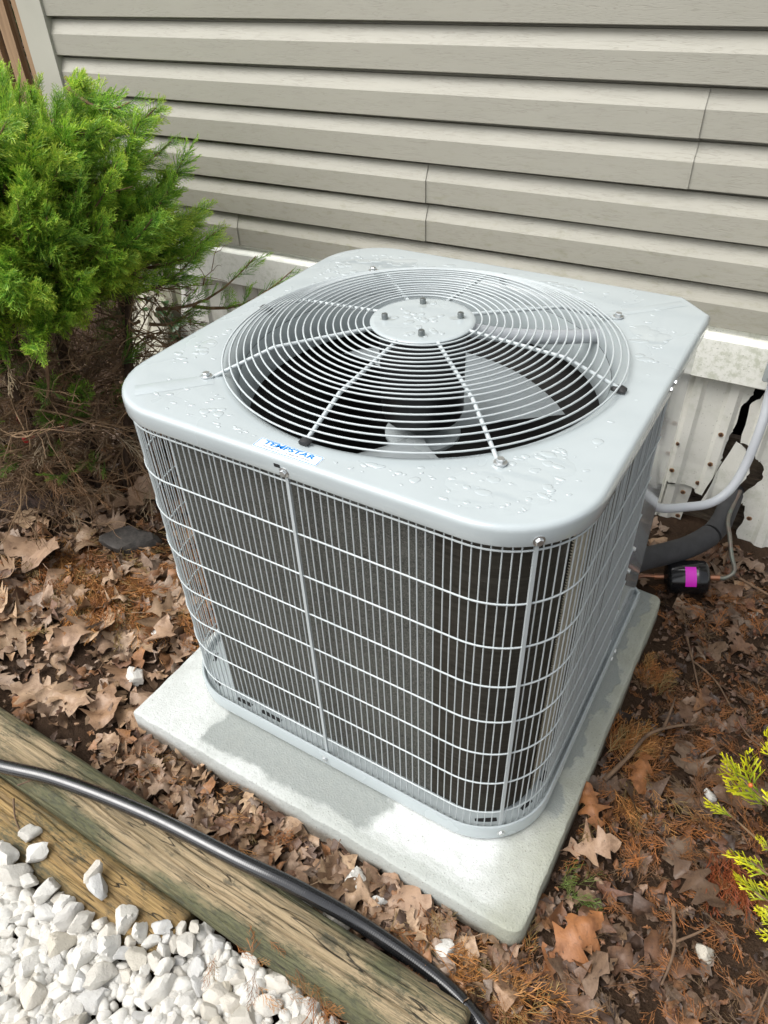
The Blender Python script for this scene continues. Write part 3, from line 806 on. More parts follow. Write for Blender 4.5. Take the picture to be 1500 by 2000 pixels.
def text_mesh(body, name, mat, x0, x1, ybase, height, z, off=0.0, shear=0.0, parent=None):
    cu = bpy.data.curves.new(name, 'FONT'); cu.body = body; cu.offset = off; cu.shear = shear; cu.resolution_u = 3
    to = bpy.data.objects.new(name, cu); COL.objects.link(to)
    bpy.context.view_layer.update()
    me = bpy.data.meshes.new_from_object(to.evaluated_get(bpy.context.evaluated_depsgraph_get()))
    bpy.data.objects.remove(to); bpy.data.curves.remove(cu)
    co = np.empty(len(me.vertices)*3, np.float32); me.vertices.foreach_get('co', co); co = co.reshape(-1, 3)
    lo, hi = co.min(0), co.max(0)
    co[:, 0] = x0+(co[:, 0]-lo[0])/(hi[0]-lo[0])*(x1-x0); co[:, 1] = ybase+(co[:, 1]-lo[1])/(hi[1]-lo[1])*height; co[:, 2] = z
    me.vertices.foreach_set('co', co.ravel()); me.materials.clear(); me.materials.append(MT[mat]); me.update(); me.name = name
    return link(name, me, parent)
text_mesh('TEMPSTAR', 'label_lettering', 'label_blue', -.0545, .0315, -.3679, .0092, H+.0007, .032, 0.10, lab)
text_mesh('Heating and Cooling Products', 'label_small_print', 'label_grey', -.053, .0295, -.3748, .0050, H+.0007, .0, .25, lab)
text_mesh('R', 'registered_letter', 'label_blue', .0330, .0341, -.3608, .0012, H+.0007, .0, 0, lab)
mb = MB(); st = []
for k in range(10):
    r = .0026 if k % 2 == 0 else .0011; a = PI/2+k*PI/5; st.append((.0192+r*math.cos(a), -.3649+r*math.sin(a), H+.0009))
mb.add(st, [tuple(range(10))]); mb.build('label_star', 'label_white', lab, False)

# ------------------------------------------------------------------ lines to the house
cn = thing('electrical_conduit', 'pale grey flexible conduit curving from the air conditioner up the house wall', 'conduit', (.42, .48, .19))
P = spline([(.352, .392, .285), (.362, .425, .245), (.385, .47, .205), (.43, .525, .186), (.482, .575, .184), (.514, .612, .215), (.528, .65, .275), (.532, .68, .37), (.527, .70, .43), (.524, .715, .50)], 8)
P = [p-Vector((.42, .48, .19)) for p in P]
MB().tube(P, .0110, 14).build('conduit_tube', 'conduit', cn, True, 80)
d0 = (P[1]-P[0]).normalized()
MB().tube([P[0]-d0*.004, P[0]+d0*.028], .0175, 14).build('conduit_fitting', 'conduit', cn, True, 40)
bx_ = thing('disconnect_box', 'grey electrical box on the house wall at the right edge', 'box', (.56, .715, .58))
mb = MB(); P = rrect(-.058, .075, -.105, .12, .006)
mb.loops([[(x, .025, z) for x, z in P], [(x, -.045, z) for x, z in P], [(x*.97, -.050, z*.97) for x, z in P]], capt=True); mb.build('box_body', 'box', bx_, True, 40)
MB().box(-.050, .067, -.056, -.0495, -.09, .11).build('box_cover', 'box', bx_, False)

inl = thing('insulated_pipe', 'thick black foam insulated refrigerant pipe running from unit to wall', 'pipe', (.43, .5, .06))
o0 = Vector((.43, .5, .06))
P = spline([(.345, .380, .066), (.375, .44, .058), (.42, .50, .050), (.463, .555, .048), (.498, .615, .052), (.514, .665, .060), (.518, .70, .072)], 7)
MB().tube([p-o0 for p in P[:30]], [.0285]*30, 18).build('insulation_sleeve', 'insul', inl, True, 60)
MB().tube([p-o0 for p in P[30:39]], [.0272]*9, 18).build('insulation_sleeve', 'insul', inl, True, 60)
P2 = P[38:]+[Vector((.520, .74, .084)), Vector((.520, .79, .09))]
MB().tube([p-o0 for p in P2], .026, 18).build('insulation_sleeve', 'insul', inl, True, 60)

fd = thing('filter_drier', 'black cylindrical filter drier with magenta sticker on a copper line', 'filter drier', (.484, .50, -.001))
ax = Vector((.93, .36, .10)).normalized(); Q = Vector((0, 0, 1)).rotation_difference(ax).to_matrix()
prof = [(.006, -.055), (.012, -.0535), (.030, -.050), (.039, -.0455), (.0425, -.040), (.0425, .018), (.0432, .020), (.0432, .026), (.0425, .028), (.0425, .040), (.039, .0455), (.030, .050), (.012, .0535), (.006, .055)]
MB().lathe(prof, 40, (0, 0, 0), Q, capb=True, capt=True).build('drier_shell', 'drier', fd, True, 35)
mb = MB(); cam_l = Vector((.547-.484, -1.0016-.5, 1.30)); loc_ = Q.inverted() @ cam_l; a0 = math.atan2(loc_.y, loc_.x)
V = [Q @ Vector((.0431*math.cos(a0-.62+k*.11), .0431*math.sin(a0-.62+k*.11), z)) for z in (-.010, .016) for k in range(12)]
mb.add(V, [(k, k+1, 13+k, 12+k) for k in range(11)]); mb.build('sticker', 'magenta', fd, True, 180)
for z, e in ((-.055, -1), (.055, 1)):
    MB().tube([Q @ Vector((0, 0, z)), Q @ Vector((0, 0, z+e*.022))], .0075, 12).build('brass_fitting', 'copper', fd, True, 40)
b = ax
P = spline([b*-.075, b*-.11, Vector((-.12, -.075, -.012)), Vector((-.15, -.11, .0))], 6)
MB().tube(P, .0052, 10).build('copper_pipe', 'copper', fd, True, 60)
P = spline([b*.075, b*.09, Vector((.098, .050, .024)), Vector((.080, .075, .050)), Vector((.062, .115, .075)), Vector((.045, .17, .09)), Vector((.05, .27, .11))], 6)
MB().tube(P, .0052, 10).build('copper_pipe', 'copperold', fd, True, 60)

# ------------------------------------------------------------------ landscape timbers
def timber(name, x0, x1, w, h, mat, label, loc, rot, seed, checks):
    nl, na = 260, 150; V = []
    for i in range(nl+1):
        x = x0+(x1-x0)*i/nl
        e = min(1.0, min(x-x0, x1-x)/.006); e = .93+.07*e
        for j in range(na):
            a = 2*PI*j/na; ca, sa = math.cos(a), math.sin(a)
            q = 1/(abs(ca)**3.2+abs(sa)**3.2)**(1/3.2)
            r = e*(1+.03*float(fbm(x*4+seed, ca*1.5, sa*1.5, 2))+.016*float(vnoise(x*22, ca*9+seed, sa*9)))
            for a_c, x_a, x_b, dep, wd_ in checks:
                if x_a < x < x_b:
                    ac2 = a_c+.07*math.sin(x*9+seed)+.05*float(vnoise(x*14, seed))
                    dd = abs((a-ac2+PI) % (2*PI)-PI); taper = min(1, (x-x_a)/.08, (x_b-x)/.08)
                    r -= dep*taper*max(0, 1-dd/wd_)
            V.append((x, w/2*q*ca*r, h/2*q*sa*r))
    ii = np.arange((nl+1)*na).reshape(nl+1, na); jj = np.roll(ii, -1, 1)
    F = np.stack([ii[:-1], ii[1:], jj[1:], jj[:-1]], -1).reshape(-1, 4)
    me = npmesh(name, np.array(V), F, mat, smooth=True)
    bm = bmesh.new(); bm.from_mesh(me); bm.verts.ensure_lookup_table()
    bm.faces.new([bm.verts[k] for k in range(na)]); bm.faces.new([bm.verts[nl*na+k] for k in reversed(range(na))])
    bmesh.ops.recalc_face_normals(bm, faces=bm.faces[:]); bm.to_mesh(me); bm.free()
    return tag(link(name, me, None, loc, rot), label, 'timber')
timber('landscape_timber', -1.5, .425, .106, .078, 'timber', 'weathered landscape timber with green algae lying between hose and white stones', (0, -.676, -.020), (0, 0, .004), 2.0,
       [(1.15, -1.2, .36, .20, .055), (1.75, -.5, .40, .18, .05), (1.9, -1.1, .05, .14, .045), (2.15, -.9, -.1, .16, .05), (2.45, -.45, .41, .18, .05), (.8, -.1, .3, .14, .05), (1.45, -.2, .41, .16, .05), (2.8, -.8, .2, .2, .06)])
timber('landscape_timber', -1.5, -.06, .104, .082, 'timber2', 'lower yellowed timber half buried by white stones, in front of the weathered one', (0, -.777, -.058), (0, .012, .0), 9.0,
       [(1.3, -1.2, -.2, .15, .05), (1.9, -.7, -.08, .14, .05), (1.0, -.9, -.3, .12, .05), (1.6, -.8, -.1, .13, .05)])

# ------------------------------------------------------------------ hose
P = spline([(-1.15, -.93, -.02), (-.80, -.79, .012), (-.555, -.728, .034), (-.417, -.690, .039), (-.221, -.656, .0395), (-.02, -.636, .038), (.09, -.618, .022), (.205, -.601, -.012), (.345, -.600, -.036), (.43, -.618, -.040), (.52, -.66, -.042), (.66, -.74, -.045)], 14)
mb = MB().tube(P, .0136, 24, uv=True)
tag(mb.build('garden_hose', 'hose', None, True, 80), 'black braided garden hose lying across the timber towards the slab', 'hose')

# ------------------------------------------------------------------ stones
def rock_mesh(name, seed, mat, sub=3):
    r = np.random.default_rng(seed); bm = bmesh.new(); bmesh.ops.create_icosphere(bm, subdivisions=sub, radius=1)
    D = np.array([v.co[:] for v in bm.verts]); D /= np.linalg.norm(D, axis=1)[:, None]
    K = 10; Nn = r.normal(size=(K*6, 3)); Nn /= np.linalg.norm(Nn, axis=1)[:, None]
    keep = [0]
    for k in range(1, len(Nn)):
        if len(keep) < K and max(Nn[k] @ Nn[j] for j in keep) < .60: keep.append(k)
    Nn = Nn[keep]; dk = r.uniform(.60, .92, len(Nn))
    dot = D @ Nn.T; rad = np.where(dot > .05, dk/np.maximum(dot, .05), 9.0)
    R_ = -np.log(np.exp(-rad*48).sum(1))/48
    R_ = np.clip(R_, .3, 1.18)*(1+.06*fbm(D[:, 0]*3.5+seed, D[:, 1]*3.5, D[:, 2]*3.5, 4))
    S = np.array([1.08, r.uniform(.70, .95), r.uniform(.58, .80)])
    for v, d, q in zip(bm.verts, D, R_): v.co = d*q*S
    me = bpy.data.meshes.new(name); bm.to_mesh(me); bm.free(); me.materials.append(MT[mat])
    me.polygons.foreach_set('use_smooth', [True]*len(me.polygons)); me.set_sharp_from_angle(angle=math.radians(33)); return me
rocks = [rock_mesh('white_stone', 100+k, 'stone') for k in range(20)]
placed = []
def stone(x, y, z, s, label, group=None, rnd=None):
    rg = rnd or random
    o = link('white_stone', rg.choice(rocks), None, (x, y, z), (rg.uniform(-.5, .5), rg.uniform(-.5, .5), rg.uniform(0, 2*PI)), (s, s*rg.uniform(.85, 1.1), s*rg.uniform(.85, 1.15)))
    return tag(o, label, 'stone', group)
sr = random.Random(21); tries = 0
def stone_ok(x, y):
    if y > -.735: return False
    if x < -.04 and y > -.832+.45*max(0, x+.22): return False
    return True
while len(placed) < 292 and tries < 40000:
    tries += 1; x = sr.uniform(-.56, .40); y = sr.uniform(-1.04, -.735)
    if y < -.88 and x > .12: continue
    if y < -.86-.45*(x+.10) and x > -.1: continue
    if y < -.82-.60*(x+.56): continue
    if not stone_ok(x, y): continue
    s = sr.choice([.014, .017, .019, .021, .023, .025, .028])
    if any((x-a)**2+(y-b)**2 < (.57*(s+c_))**2 for a, b, c_ in placed): continue
    placed.append((x, y, s))
    stone(x, y, -.054+s*.55+sr.uniform(0, .012)+(.022 if (x < -.03 and y > -.85) else 0), s, 'angular white stone packed in the gravel bed in front of the timbers', 'white stones of the gravel bed', sr)
V, Fc, off = [], [], 0
low = rock_mesh('gravel_low', 77, 'stone', 2); lv = np.array([v.co[:] for v in low.vertices]); lf = np.array([p_.vertices[:] for p_ in low.polygons])
for k in range(2600):
    x = sr.uniform(-.75, .46); y = sr.uniform(-1.2, -.742)
    if not stone_ok(x, y-.01) or (x < -.03 and y > -.845): continue
    s = sr.uniform(.009, .022); Rm = np.array(Euler((sr.uniform(0, 6), sr.uniform(0, 6), sr.uniform(0, 6))).to_matrix())
    dz = -.046 if y > -1.04 else -.035
    V.append(lv @ Rm.T*s+np.array([x, y, dz+sr.uniform(0, .008)])); Fc.append(lf+off); off += len(lv)
tag(link('gravel', npmesh('gravel', np.concatenate(V), np.concatenate(Fc), 'gravel', smooth=True)), 'smaller white gravel filling in beneath the white stones', 'gravel', kind='stuff')
for x, y, z, s, lb in ((-.415, -.785, -.004, .019, 'white stone alone on the lower timber, nearest the hose'), (-.375, -.800, -.006, .021, 'grey white stone on the lower timber beside another lone stone'),
                       (-.247, -.772, .004, .019, 'upper of two white stones stacked on the lower timber'), (-.228, -.785, -.004, .023, 'white stone under a smaller one on the lower timber'),
                       (.158, -.535, -.038, .023, 'white stone on leaves beside the slab edge, farthest from the hose'), (.207, -.553, -.040, .022, 'cream stone resting on the large tan leaf'),
                       (.342, -.556, -.044, .026, 'pale stone at the tip of the large tan leaf'), (.160, -.622, -.042, .036, 'long white stone tucked between timber and hose'),
                       (.095, -.618, -.045, .026, 'half buried grey stone between hose and timber, left of the long one'),
                       (.325, -.640, -.045, .026, 'white stone between hose and timber near the timber end'), (-.452, -.448, -.045, .026, 'white stone touching the left corner of the slab'),
                       (-.60, -.235, -.036, .020, 'white stone in leaves left of the slab, upper of a pair'), (-.592, -.275, -.038, .018, 'white stone in leaves left of the slab, lower of a pair'),
                       (-.545, -.40, -.040, .022, 'white stone in leaves near the slab corner, beside a smaller chip'), (.654, .497, -.052, .017, 'small cream stone on dark soil near the filter drier'),
                       (.72, -.34, -.052, .018, 'pale stone in wet leaves at the lower right'), (.665, -.045, -.05, .014, 'small white stone beneath the yellow juniper tips')):
    stone(x, y, z, s, lb, None, sr)
dk = rock_mesh('dark_stone', 5, 'darkstone')
tag(link('dark_stone', dk, None, (-.895, -.085, -.02), (.1, .2, .6), (.075, .07, .055)), 'dark wet stone among dead leaves left of the unit', 'stone')

# ------------------------------------------------------------------ leaves
def leaf_geo(kind, seed, curl, lowres=False):
    r = random.Random(seed)
    if kind == 'oak':
        half = [(0, .0), (.04, .015), (.12, .05), (.20, .17), (.25, .19), (.29, .09), (.36, .12), (.44, .30), (.50, .34), (.53, .15), (.60, .14), (.67, .27), (.74, .27), (.77, .12), (.84, .13), (.90, .12), (.96, .06), (1, 0)]
    elif kind == 'maple':
        half = [(0, .0), (.03, .10), (.06, .26), (.14, .30), (.20, .22), (.26, .40), (.34, .50), (.40, .44), (.44, .22), (.52, .17), (.62, .26), (.70, .22), (.78, .12), (.90, .05), (1, 0)]
    else:
        half = [(0, 0), (.05, .05), (.09, .10), (.14, .13), (.20, .20), (.26, .22), (.33, .28), (.39, .26), (.46, .30), (.52, .27), (.58, .27), (.64, .22), (.71, .22), (.77, .15), (.84, .13), (.92, .06), (1, 0)]
    if lowres: half = half[::2]+([half[-1]] if half[-1] != half[::2][-1] else [])
    V, F = [], []
    cx = r.uniform(-1, 1)*curl; cy = r.uniform(.3, 1)*curl*r.choice([-1, 1]); tw = r.uniform(-1, 1)*curl
    def bend(x, y):
        z = cx*(x-.5)**2*1.4+cy*y*y*2.4+tw*(x-.5)*y*1.5+.16*curl*float(vnoise(x*4+seed, y*4, seed))+.03*float(vnoise(x*13, y*13, seed))
        return (x-.5, y, z)
    for t, w in half:
        tear = .45 if r.random() < .10 else 1; j1, j2 = (1+r.uniform(-.30, .25))*tear, 1+r.uniform(-.30, .25)
        V += [bend(t, -w*j1), bend(t, -w*.5*j1), bend(t, 0), bend(t, w*.5*j2), bend(t, w*j2)]
        k = len(V)-3
        V[k] = (V[k][0], V[k][1], V[k][2]-.012)
    for i in range(len(half)-1):
        for j in range(4): F.append((i*5+j, i*5+j+1, i*5+6+j, i*5+5+j))
    return np.array(V), np.array(F)
def leaf_mesh(kind, seed, curl, mat, stem=True):
    V, F = leaf_geo(kind, seed, curl); mb = MB(); mb.add(V.tolist(), F.tolist())
    if stem: mb.tube([(-.5, 0, V[2][2]-.0), (-.62, .02, V[2][2]+.02), (-.72, .05, V[2][2]+.01)], [.008, .007, .008], 4)
    return mb.mesh('fallen_leaf', mat, True, 60)
LM = [leaf_mesh(k_, s_i, c_, 'leaf', s_i % 2 == 0) for s_i, (k_, c_) in enumerate([('oak', .5), ('oak', .9), ('maple', .5), ('plain', .7), ('oak', .35), ('maple', .9), ('plain', 1.1), ('oak', 1.2), ('maple', 1.3), ('oak', .7), ('plain', 1.5), ('maple', .7), ('oak', 1.5), ('plain', .5), ('oak', 1.0), ('maple', 1.1), ('oak', .6), ('plain', .9)])]
LW = []
for me in LM:
    w = me.copy(); w.materials.clear(); w.materials.append(MT['leafwet']); LW.append(w)
def ground_clear(x, y, mg=.0):
    if -.45-mg < x < .455+mg and -.497-mg < y < .41+mg: return False
    if y < -.61: return x > .44 and y > -.95
    if y > .74: return False
    return True
lr = random.Random(5)
def put_leaf(x, y, s, mesh, label, group, dz=.012, tilt=.35, rz=None, rg=lr):
    z = float(gz(x, y))+dz
    o = link('fallen_leaf', mesh, None, (x, y, z), (rg.uniform(-tilt, tilt), rg.uniform(-tilt, tilt), rg.uniform(0, 2*PI) if rz is None else rz), (s, s, s))
    return tag(o, label, 'leaf', group)
zones = [((-1.25, -.46, -.60, .30), 150, LM, 'dry tan brown leaf lying in the litter left of the slab', 'leaves left of the slab', (.075, .145)),
         ((-.45, .46, -.605, -.50), 55, LM, 'dry brown leaf in the strip between slab and hose', 'leaves between slab and hose', (.055, .10)),
         ((.47, .95, -.75, .70), 85, LW, 'wet dark brown leaf on the soil right of the slab', 'leaves right of the slab', (.05, .105))]
for (xa, xb, ya, yb), n_, meshes, lb, gp, (sa, sb) in zones:
    k = 0
    while k < n_:
        x, y = lr.uniform(xa, xb), lr.uniform(ya, yb)
        if not ground_clear(x, y, .012): continue
        put_leaf(x, y, lr.uniform(sa, sb), lr.choice(meshes), lb, gp, lr.uniform(.008, .020), .22); k += 1
tl = leaf_mesh('plain', 31, .45, 'leaftan'); ol = leaf_mesh('oak', 40, .55, 'leaforange'); ol2 = leaf_mesh('oak', 44, .8, 'leaforange'); tl2 = leaf_mesh('oak', 47, .9, 'leaftan'); tl3 = leaf_mesh('plain', 52, .8, 'leaftan')
tl3b = leaf_mesh('oak', 58, 1.3, 'leafwet')
put_leaf(.262, -.545, .185, tl, 'large flat tan leaf leaning on the slab beside the hose', None, .022, .1, -.35)
put_leaf(.525, -.44, .150, ol, 'large orange brown lobed leaf below the front corner of the slab', None, .022, .12, 1.2)
put_leaf(.50, -.27, .11, tl2, 'curled tan lobed leaf against the right edge of the slab', None, .03, .3, .6)
put_leaf(.475, -.20, .10, ol2, 'curled reddish brown leaf against the right edge of the slab', None, .035, .3, 2.2)
put_leaf(.535, -.06, .11, ol2, 'reddish brown lobed leaf under the forked twig', None, .02, .15, -1.4)
put_leaf(.68, -.24, .115, tl3b, 'long pale brown folded leaf on the right litter', None, .03, .2, -.5)
put_leaf(-1.03, -.02, .17, tl2, 'big pale tan leaf under the juniper trunk', None, .04, .35, .9)
put_leaf(-.98, .07, .13, tl3, 'upright tan leaf beside the juniper trunk', None, .06, .7, 1.6)
put_leaf(-1.06, -.26, .20, tl3, 'broad orange tan leaf in the litter near the left edge', None, .03, .15, .2)
put_leaf(-.75, -.37, .15, tl2, 'large pale lobed leaf spread out left of the slab', None, .03, .2, -1.2)
put_leaf(-.56, -.30, .12, tl3, 'pale folded leaf between small white stones left of slab', None, .035, .4, -1.1)
# the crushed litter underneath
protos = [leaf_geo(k_, 60+i_, c_, True) for i_, (k_, c_) in enumerate([('oak', .8), ('oak', 1.4), ('maple', 1.0), ('plain', 1.2), ('plain', .6), ('maple', 1.6), ('oak', .5)])]
V, Fc, C, off = [], [], [], 0
palL = np.array([(.235, .145, .085), (.30, .195, .125), (.17, .09, .052), (.25, .18, .13), (.12, .07, .045), (.33, .21, .12), (.27, .13, .055)])
palR = np.array([(.07, .040, .025), (.11, .06, .036), (.13, .078, .048), (.12, .05, .024), (.16, .10, .062), (.05, .03, .02), (.17, .075, .03)])
def litter(n, xa, xb, ya, yb, pal, sa, sb, zmax):
    global off
    k = 0
    while k < n:
        x, y = lr.uniform(xa, xb), lr.uniform(ya, yb)
        if not ground_clear(x, y, .004): k += 1; continue
        v, f = protos[lr.randrange(len(protos))]; s = lr.uniform(sa, sb)
        Rm = np.array(Euler((lr.gauss(0, .45), lr.gauss(0, .45), lr.uniform(0, 6.28))).to_matrix())
        V.append((v*np.array([1, lr.uniform(.6, 1.1), 1])) @ Rm.T*s+np.array([x, y, float(gz(x, y))+lr.uniform(.001, zmax)])); Fc.append(f+off); off += len(v)
        c_ = pal[lr.randrange(len(pal))]*lr.uniform(.7, 1.25); C.append(np.tile(c_, (len(v), 1))); k += 1
litter(1500, -1.6, -.44, -.61, .72, palL, .03, .075, .022)
litter(420, -.47, .48, -.61, -.49, palL, .025, .06, .022)
litter(1500, .44, 1.15, -.95, .74, palR, .02, .06, .014)
litter(2600, .45, 1.0, -.75, .74, palR*1.25, .006, .022, .02)
litter(1100, -1.4, -.44, -.61, .3, palL*1.1, .008, .025, .02)
litter(250, .2, .75, -.75, -.35, palL*.75, .025, .06, .018)
litter(200, -.6, .7, .40, .76, palL*.8, .03, .07, .02)
tag(link('leaf_litter', npmesh('leaf_litter', np.concatenate(V), np.concatenate(Fc), 'leafattr', np.concatenate(C), True)), 'crushed brown leaf litter covering the soil around the slab', 'leaf litter', kind='stuff')

# ------------------------------------------------------------------ sprays (juniper foliage and dead cedar needles)
def spray_template(seed, nb=11, nsub=4, width=.020, flat=.35, ang=.72):
    r = random.Random(seed); V, F, T = [], [], []
    def strip(p, d, L, w, t0, t1, short=False):
        p = Vector(p); d = Vector(d).normalized(); up = Vector((r.uniform(-1, 1), r.uniform(-1, 1), r.uniform(-1, 1)))
        sd_ = d.cross(up); sd_ = sd_.normalized() if sd_.length > 1e-4 else Vector((0, 1, 0))
        o = len(V); dr = Vector((r.uniform(-.12, .12), r.uniform(-.12, .12), r.uniform(-.05, .15)))*L
        a, b, c = p, p+d*L*.55+dr*.3, p+d*L+dr
        if short:
            V.extend([a-sd_*w*.5, a+sd_*w*.5, c-sd_*w*.3, c+sd_*w*.3]); F.append((o, o+1, o+3, o+2)); T.extend([t0, t0, t1, t1]); return b, c
        V.extend([a-sd_*w*.4, a+sd_*w*.4, b-sd_*w*.5, b+sd_*w*.5, c-sd_*w*.22, c+sd_*w*.22])
        F.extend([(o, o+1, o+3, o+2), (o+2, o+3, o+5, o+4)]); T.extend([t0, t0, (t0+t1)/2, (t0+t1)/2, t1, t1])
        return b, c
    strip((0, 0, 0), (1, 0, 0), 1.0, width*1.1, 0, 1)
    for i in range(nb):
        u = .06+.9*i/nb; sg = 1 if i % 2 else -1; L = (.42*(1-u)**.7+.10)*r.uniform(.8, 1.2)
        d = Vector((math.cos(ang), sg*math.sin(ang), r.uniform(-flat, flat))).normalized(); p = Vector((u, 0, 0))
        strip(p, d, L, width, u*.6, min(1, u*.6+.5))
        for k in range(nsub):
            q = p+d*L*(.2+.7*k/nsub); sg2 = 1 if k % 2 else -1
            d2 = (d+Vector((.25, sg2*.75*sg, r.uniform(-flat, flat)))).normalized()
            strip(q, d2, L*.42*(1-.5*k/nsub)+.04, width*.9, u*.5+.3*k/nsub, min(1, u*.6+.65), True)
    return np.array([v[:] for v in V]), np.array(F), np.array(T)
JT = [spray_template(200+k, 12, 3, .021, .30, .55) for k in range(6)]
NT = [spray_template(300+k, 9, 3, .017, .22, .5) for k in range(6)]
def basis(d, roll, up=None):
    d = Vector(d).normalized(); a = up or (Vector((0, 0, 1)) if abs(d.z) < .95 else Vector((1, 0, 0)))
    s_ = a.cross(d).normalized(); u = d.cross(s_)
    c, q = math.cos(roll), math.sin(roll)
    return np.array([d[:], (s_*c+u*q)[:], (u*c-s_*q)[:]])     # rows: local axes
class Sprays:
    def __init__(s): s.V = []; s.F = []; s.C = []; s.o = 0
    def put(s, T, p, d, L, roll, colf, droop=0.0, up=None):
        v, f, t = T; B = basis(d, roll, up); w = (v*L) @ B
        w[:, 2] -= droop*L*(v[:, 0]**2); w += np.array(p)
        s.V.append(w); s.F.append(f+s.o); s.o += len(v); s.C.append(colf(t))
    def build(s, name, mat, parent=None):
        return link(name, npmesh(name, np.concatenate(s.V), np.concatenate(s.F), mat, np.concatenate(s.C)), parent)
def lerp3(a, b, t): return np.asarray(a)[None]*(1-t[:, None])+np.asarray(b)[None]*t[:, None]

# dead cedar needles on the ground: clumps with a common direction
nd = Sprays(); nr_ = random.Random(17)
def needle_clump(cx, cy, n, spread, d0, dj, L, zc=.012, cols=None, z_abs=None):
    cols = cols or [(.42, .18, .045), (.34, .13, .035), (.24, .10, .035), (.45, .22, .07), (.28, .19, .07)]
    for _ in range(n):
        x, y = nr_.gauss(cx, spread), nr_.gauss(cy, spread*.7)
        if z_abs is None and not ground_clear(x, y, .006): continue
        a = d0+nr_.gauss(0, dj); c_ = np.array(nr_.choice(cols))*nr_.uniform(.75, 1.2)
        z = (float(gz(x, y)) if z_abs is None else z_abs)+zc+nr_.uniform(0, .014)
        nd.put(NT[nr_.randrange(6)], (x, y, z), (math.cos(a), math.sin(a), nr_.uniform(-.08, .12)), L*nr_.uniform(.6, 1.3), nr_.uniform(-.5, .5), lambda t, c_=c_: lerp3(c_*.8, c_*1.1, t), .08)
needle_clump(-.72, -.16, 120, .09, .5, .6, .075)
needle_clump(-.95, -.22, 120, .09, -.35, .35, .10)
needle_clump(-.80, -.24, 90, .06, -.5, .4, .09)
needle_clump(-.55, -.20, 80, .06, 1.0, .8, .06)
needle_clump(-1.1, -.40, 90, .10, .4, 1.2, .08)
needle_clump(-.62, -.05, 60, .10, .3, 1.0, .07)
needle_clump(-.9, .1, 50, .15, .3, 2, .07)
needle_clump(-.36, -.545, 30, .035, .1, .6, .06)
needle_clump(-.12, -.55, 25, .05, .2, 1.5, .05)
needle_clump(.38, -.60, 70, .06, -.2, .9, .07)
needle_clump(.46, -.58, 40, .05, .3, .9, .07)
needle_clump(.29, -.52, 22, .025, -.7, .3, .06)
needle_clump(.50, -.03, 60, .035, 1.35, .4, .07)
needle_clump(.485, .15, 40, .03, 1.4, .4, .06)
needle_clump(.55, -.13, 45, .05, -.9, .6, .06)
needle_clump(.72, -.16, 16, .02, -1.2, .3, .075, cols=[(.30, .075, .02), (.26, .06, .02)])
RD = [(.30, .12, .035), (.36, .13, .032), (.20, .09, .035), (.15, .09, .045)]
needle_clump(.65, .15, 140, .12, 0, 3, .05, cols=RD)
needle_clump(.62, -.25, 120, .12, 0, 3, .05, cols=RD)
needle_clump(.75, -.5, 60, .1, 0, 3, .06, cols=RD)
needle_clump(.6, .45, 70, .12, 0, 3, .06, cols=RD)
needle_clump(.70, -.05, 60, .1, 0, 3, .055, cols=RD)
needle_clump(.50, -.36, 12, .02, .9, .7, .05, cols=[(.13, .20, .03), (.18, .22, .05)])
needle_clump(.20, -.742, 14, .035, -.5, .6, .055, 0, None, .004)
needle_clump(.09, -.738, 9, .03, -.3, .7, .05, 0, None, .008)
tag(nd.build('dead_cedar_needles', 'needles'), 'rusty orange dead cedar needles scattered in drifts over the litter', 'needles', kind='stuff')

# ------------------------------------------------------------------ twigs on the ground, log
def twig(pts, r0, label, side=None, group=None):
    o0 = Vector(pts[0]); P = spline([Vector(p)-o0 for p in pts], 6); n = len(P)
    mb = MB().tube(P, [r0*(1-.5*i/(n-1))*(1+.12*math.sin(i*2.3)) for i in range(n)], 7)
    if side:
        Q_ = spline([Vector(p)-o0 for p in side], 5); k = len(Q_)
        mb.tube(Q_, [r0*.75*(1-.5*i/(k-1)) for i in range(k)], 6)
    o = mb.build('fallen_twig', 'gtwig', None, True, 60); o.location = o0
    return tag(o, label, 'twig', group)
twig([(.478, -.125, -.035), (.505, -.055, -.022), (.525, .01, -.018), (.565, .055, -.018), (.60, .085, -.024)], .0052, 'forked brown twig lying beside the right edge of the slab', [(.548, .04, -.018), (.55, .085, -.012), (.55, .12, -.01)])
twig([(.60, .60, -.035), (.655, .57, -.028), (.71, .56, -.03), (.80, .58, -.035)], .004, 'thin pale twig near the skirting right of the filter drier')
twig([(.53, .33, -.03), (.57, .23, -.025), (.60, .16, -.03)], .0028, 'thin twig curving down the dark soil, left of another')
twig([(.56, .26, -.028), (.62, .22, -.025), (.70, .12, -.03), (.76, .10, -.03)], .0024, 'long thin twig crossing the dark soil at the right')
twig([(.655, -.30, -.034), (.672, -.37, -.026), (.668, -.43, -.032)], .0036, 'short forked twig among the wet leaves at the lower right', [(.668, -.36, -.028), (.700, -.325, -.024), (.715, -.30, -.028)])
twig([(.82, -.30, .0), (.80, -.42, -.01), (.79, -.52, -.02), (.77, -.62, -.02)], .0022, 'long bare stem in the lower right corner')
twig([(-1.30, -.30, -.01), (-1.25, -.20, .0), (-1.19, -.12, .01)], .004, 'pale bare twig at the left edge below the log')
twig([(-.62, -.12, -.02), (-.60, -.17, -.008), (-.63, -.215, -.008), (-.68, -.24, -.015)], .0022, 'thin curled yellowish stem in the litter left of slab')
twig([(-.50, -.735, .020), (-.455, -.700, .037), (-.40, -.675, .037), (-.34, -.665, .032)], .0018, 'thin dry stem lying on the timber above the hose')
twig([(-.49, -.755, .012), (-.47, -.775, -.008), (-.435, -.79, -.012)], .002, 'thin dry stem on the lower timber below the hose')
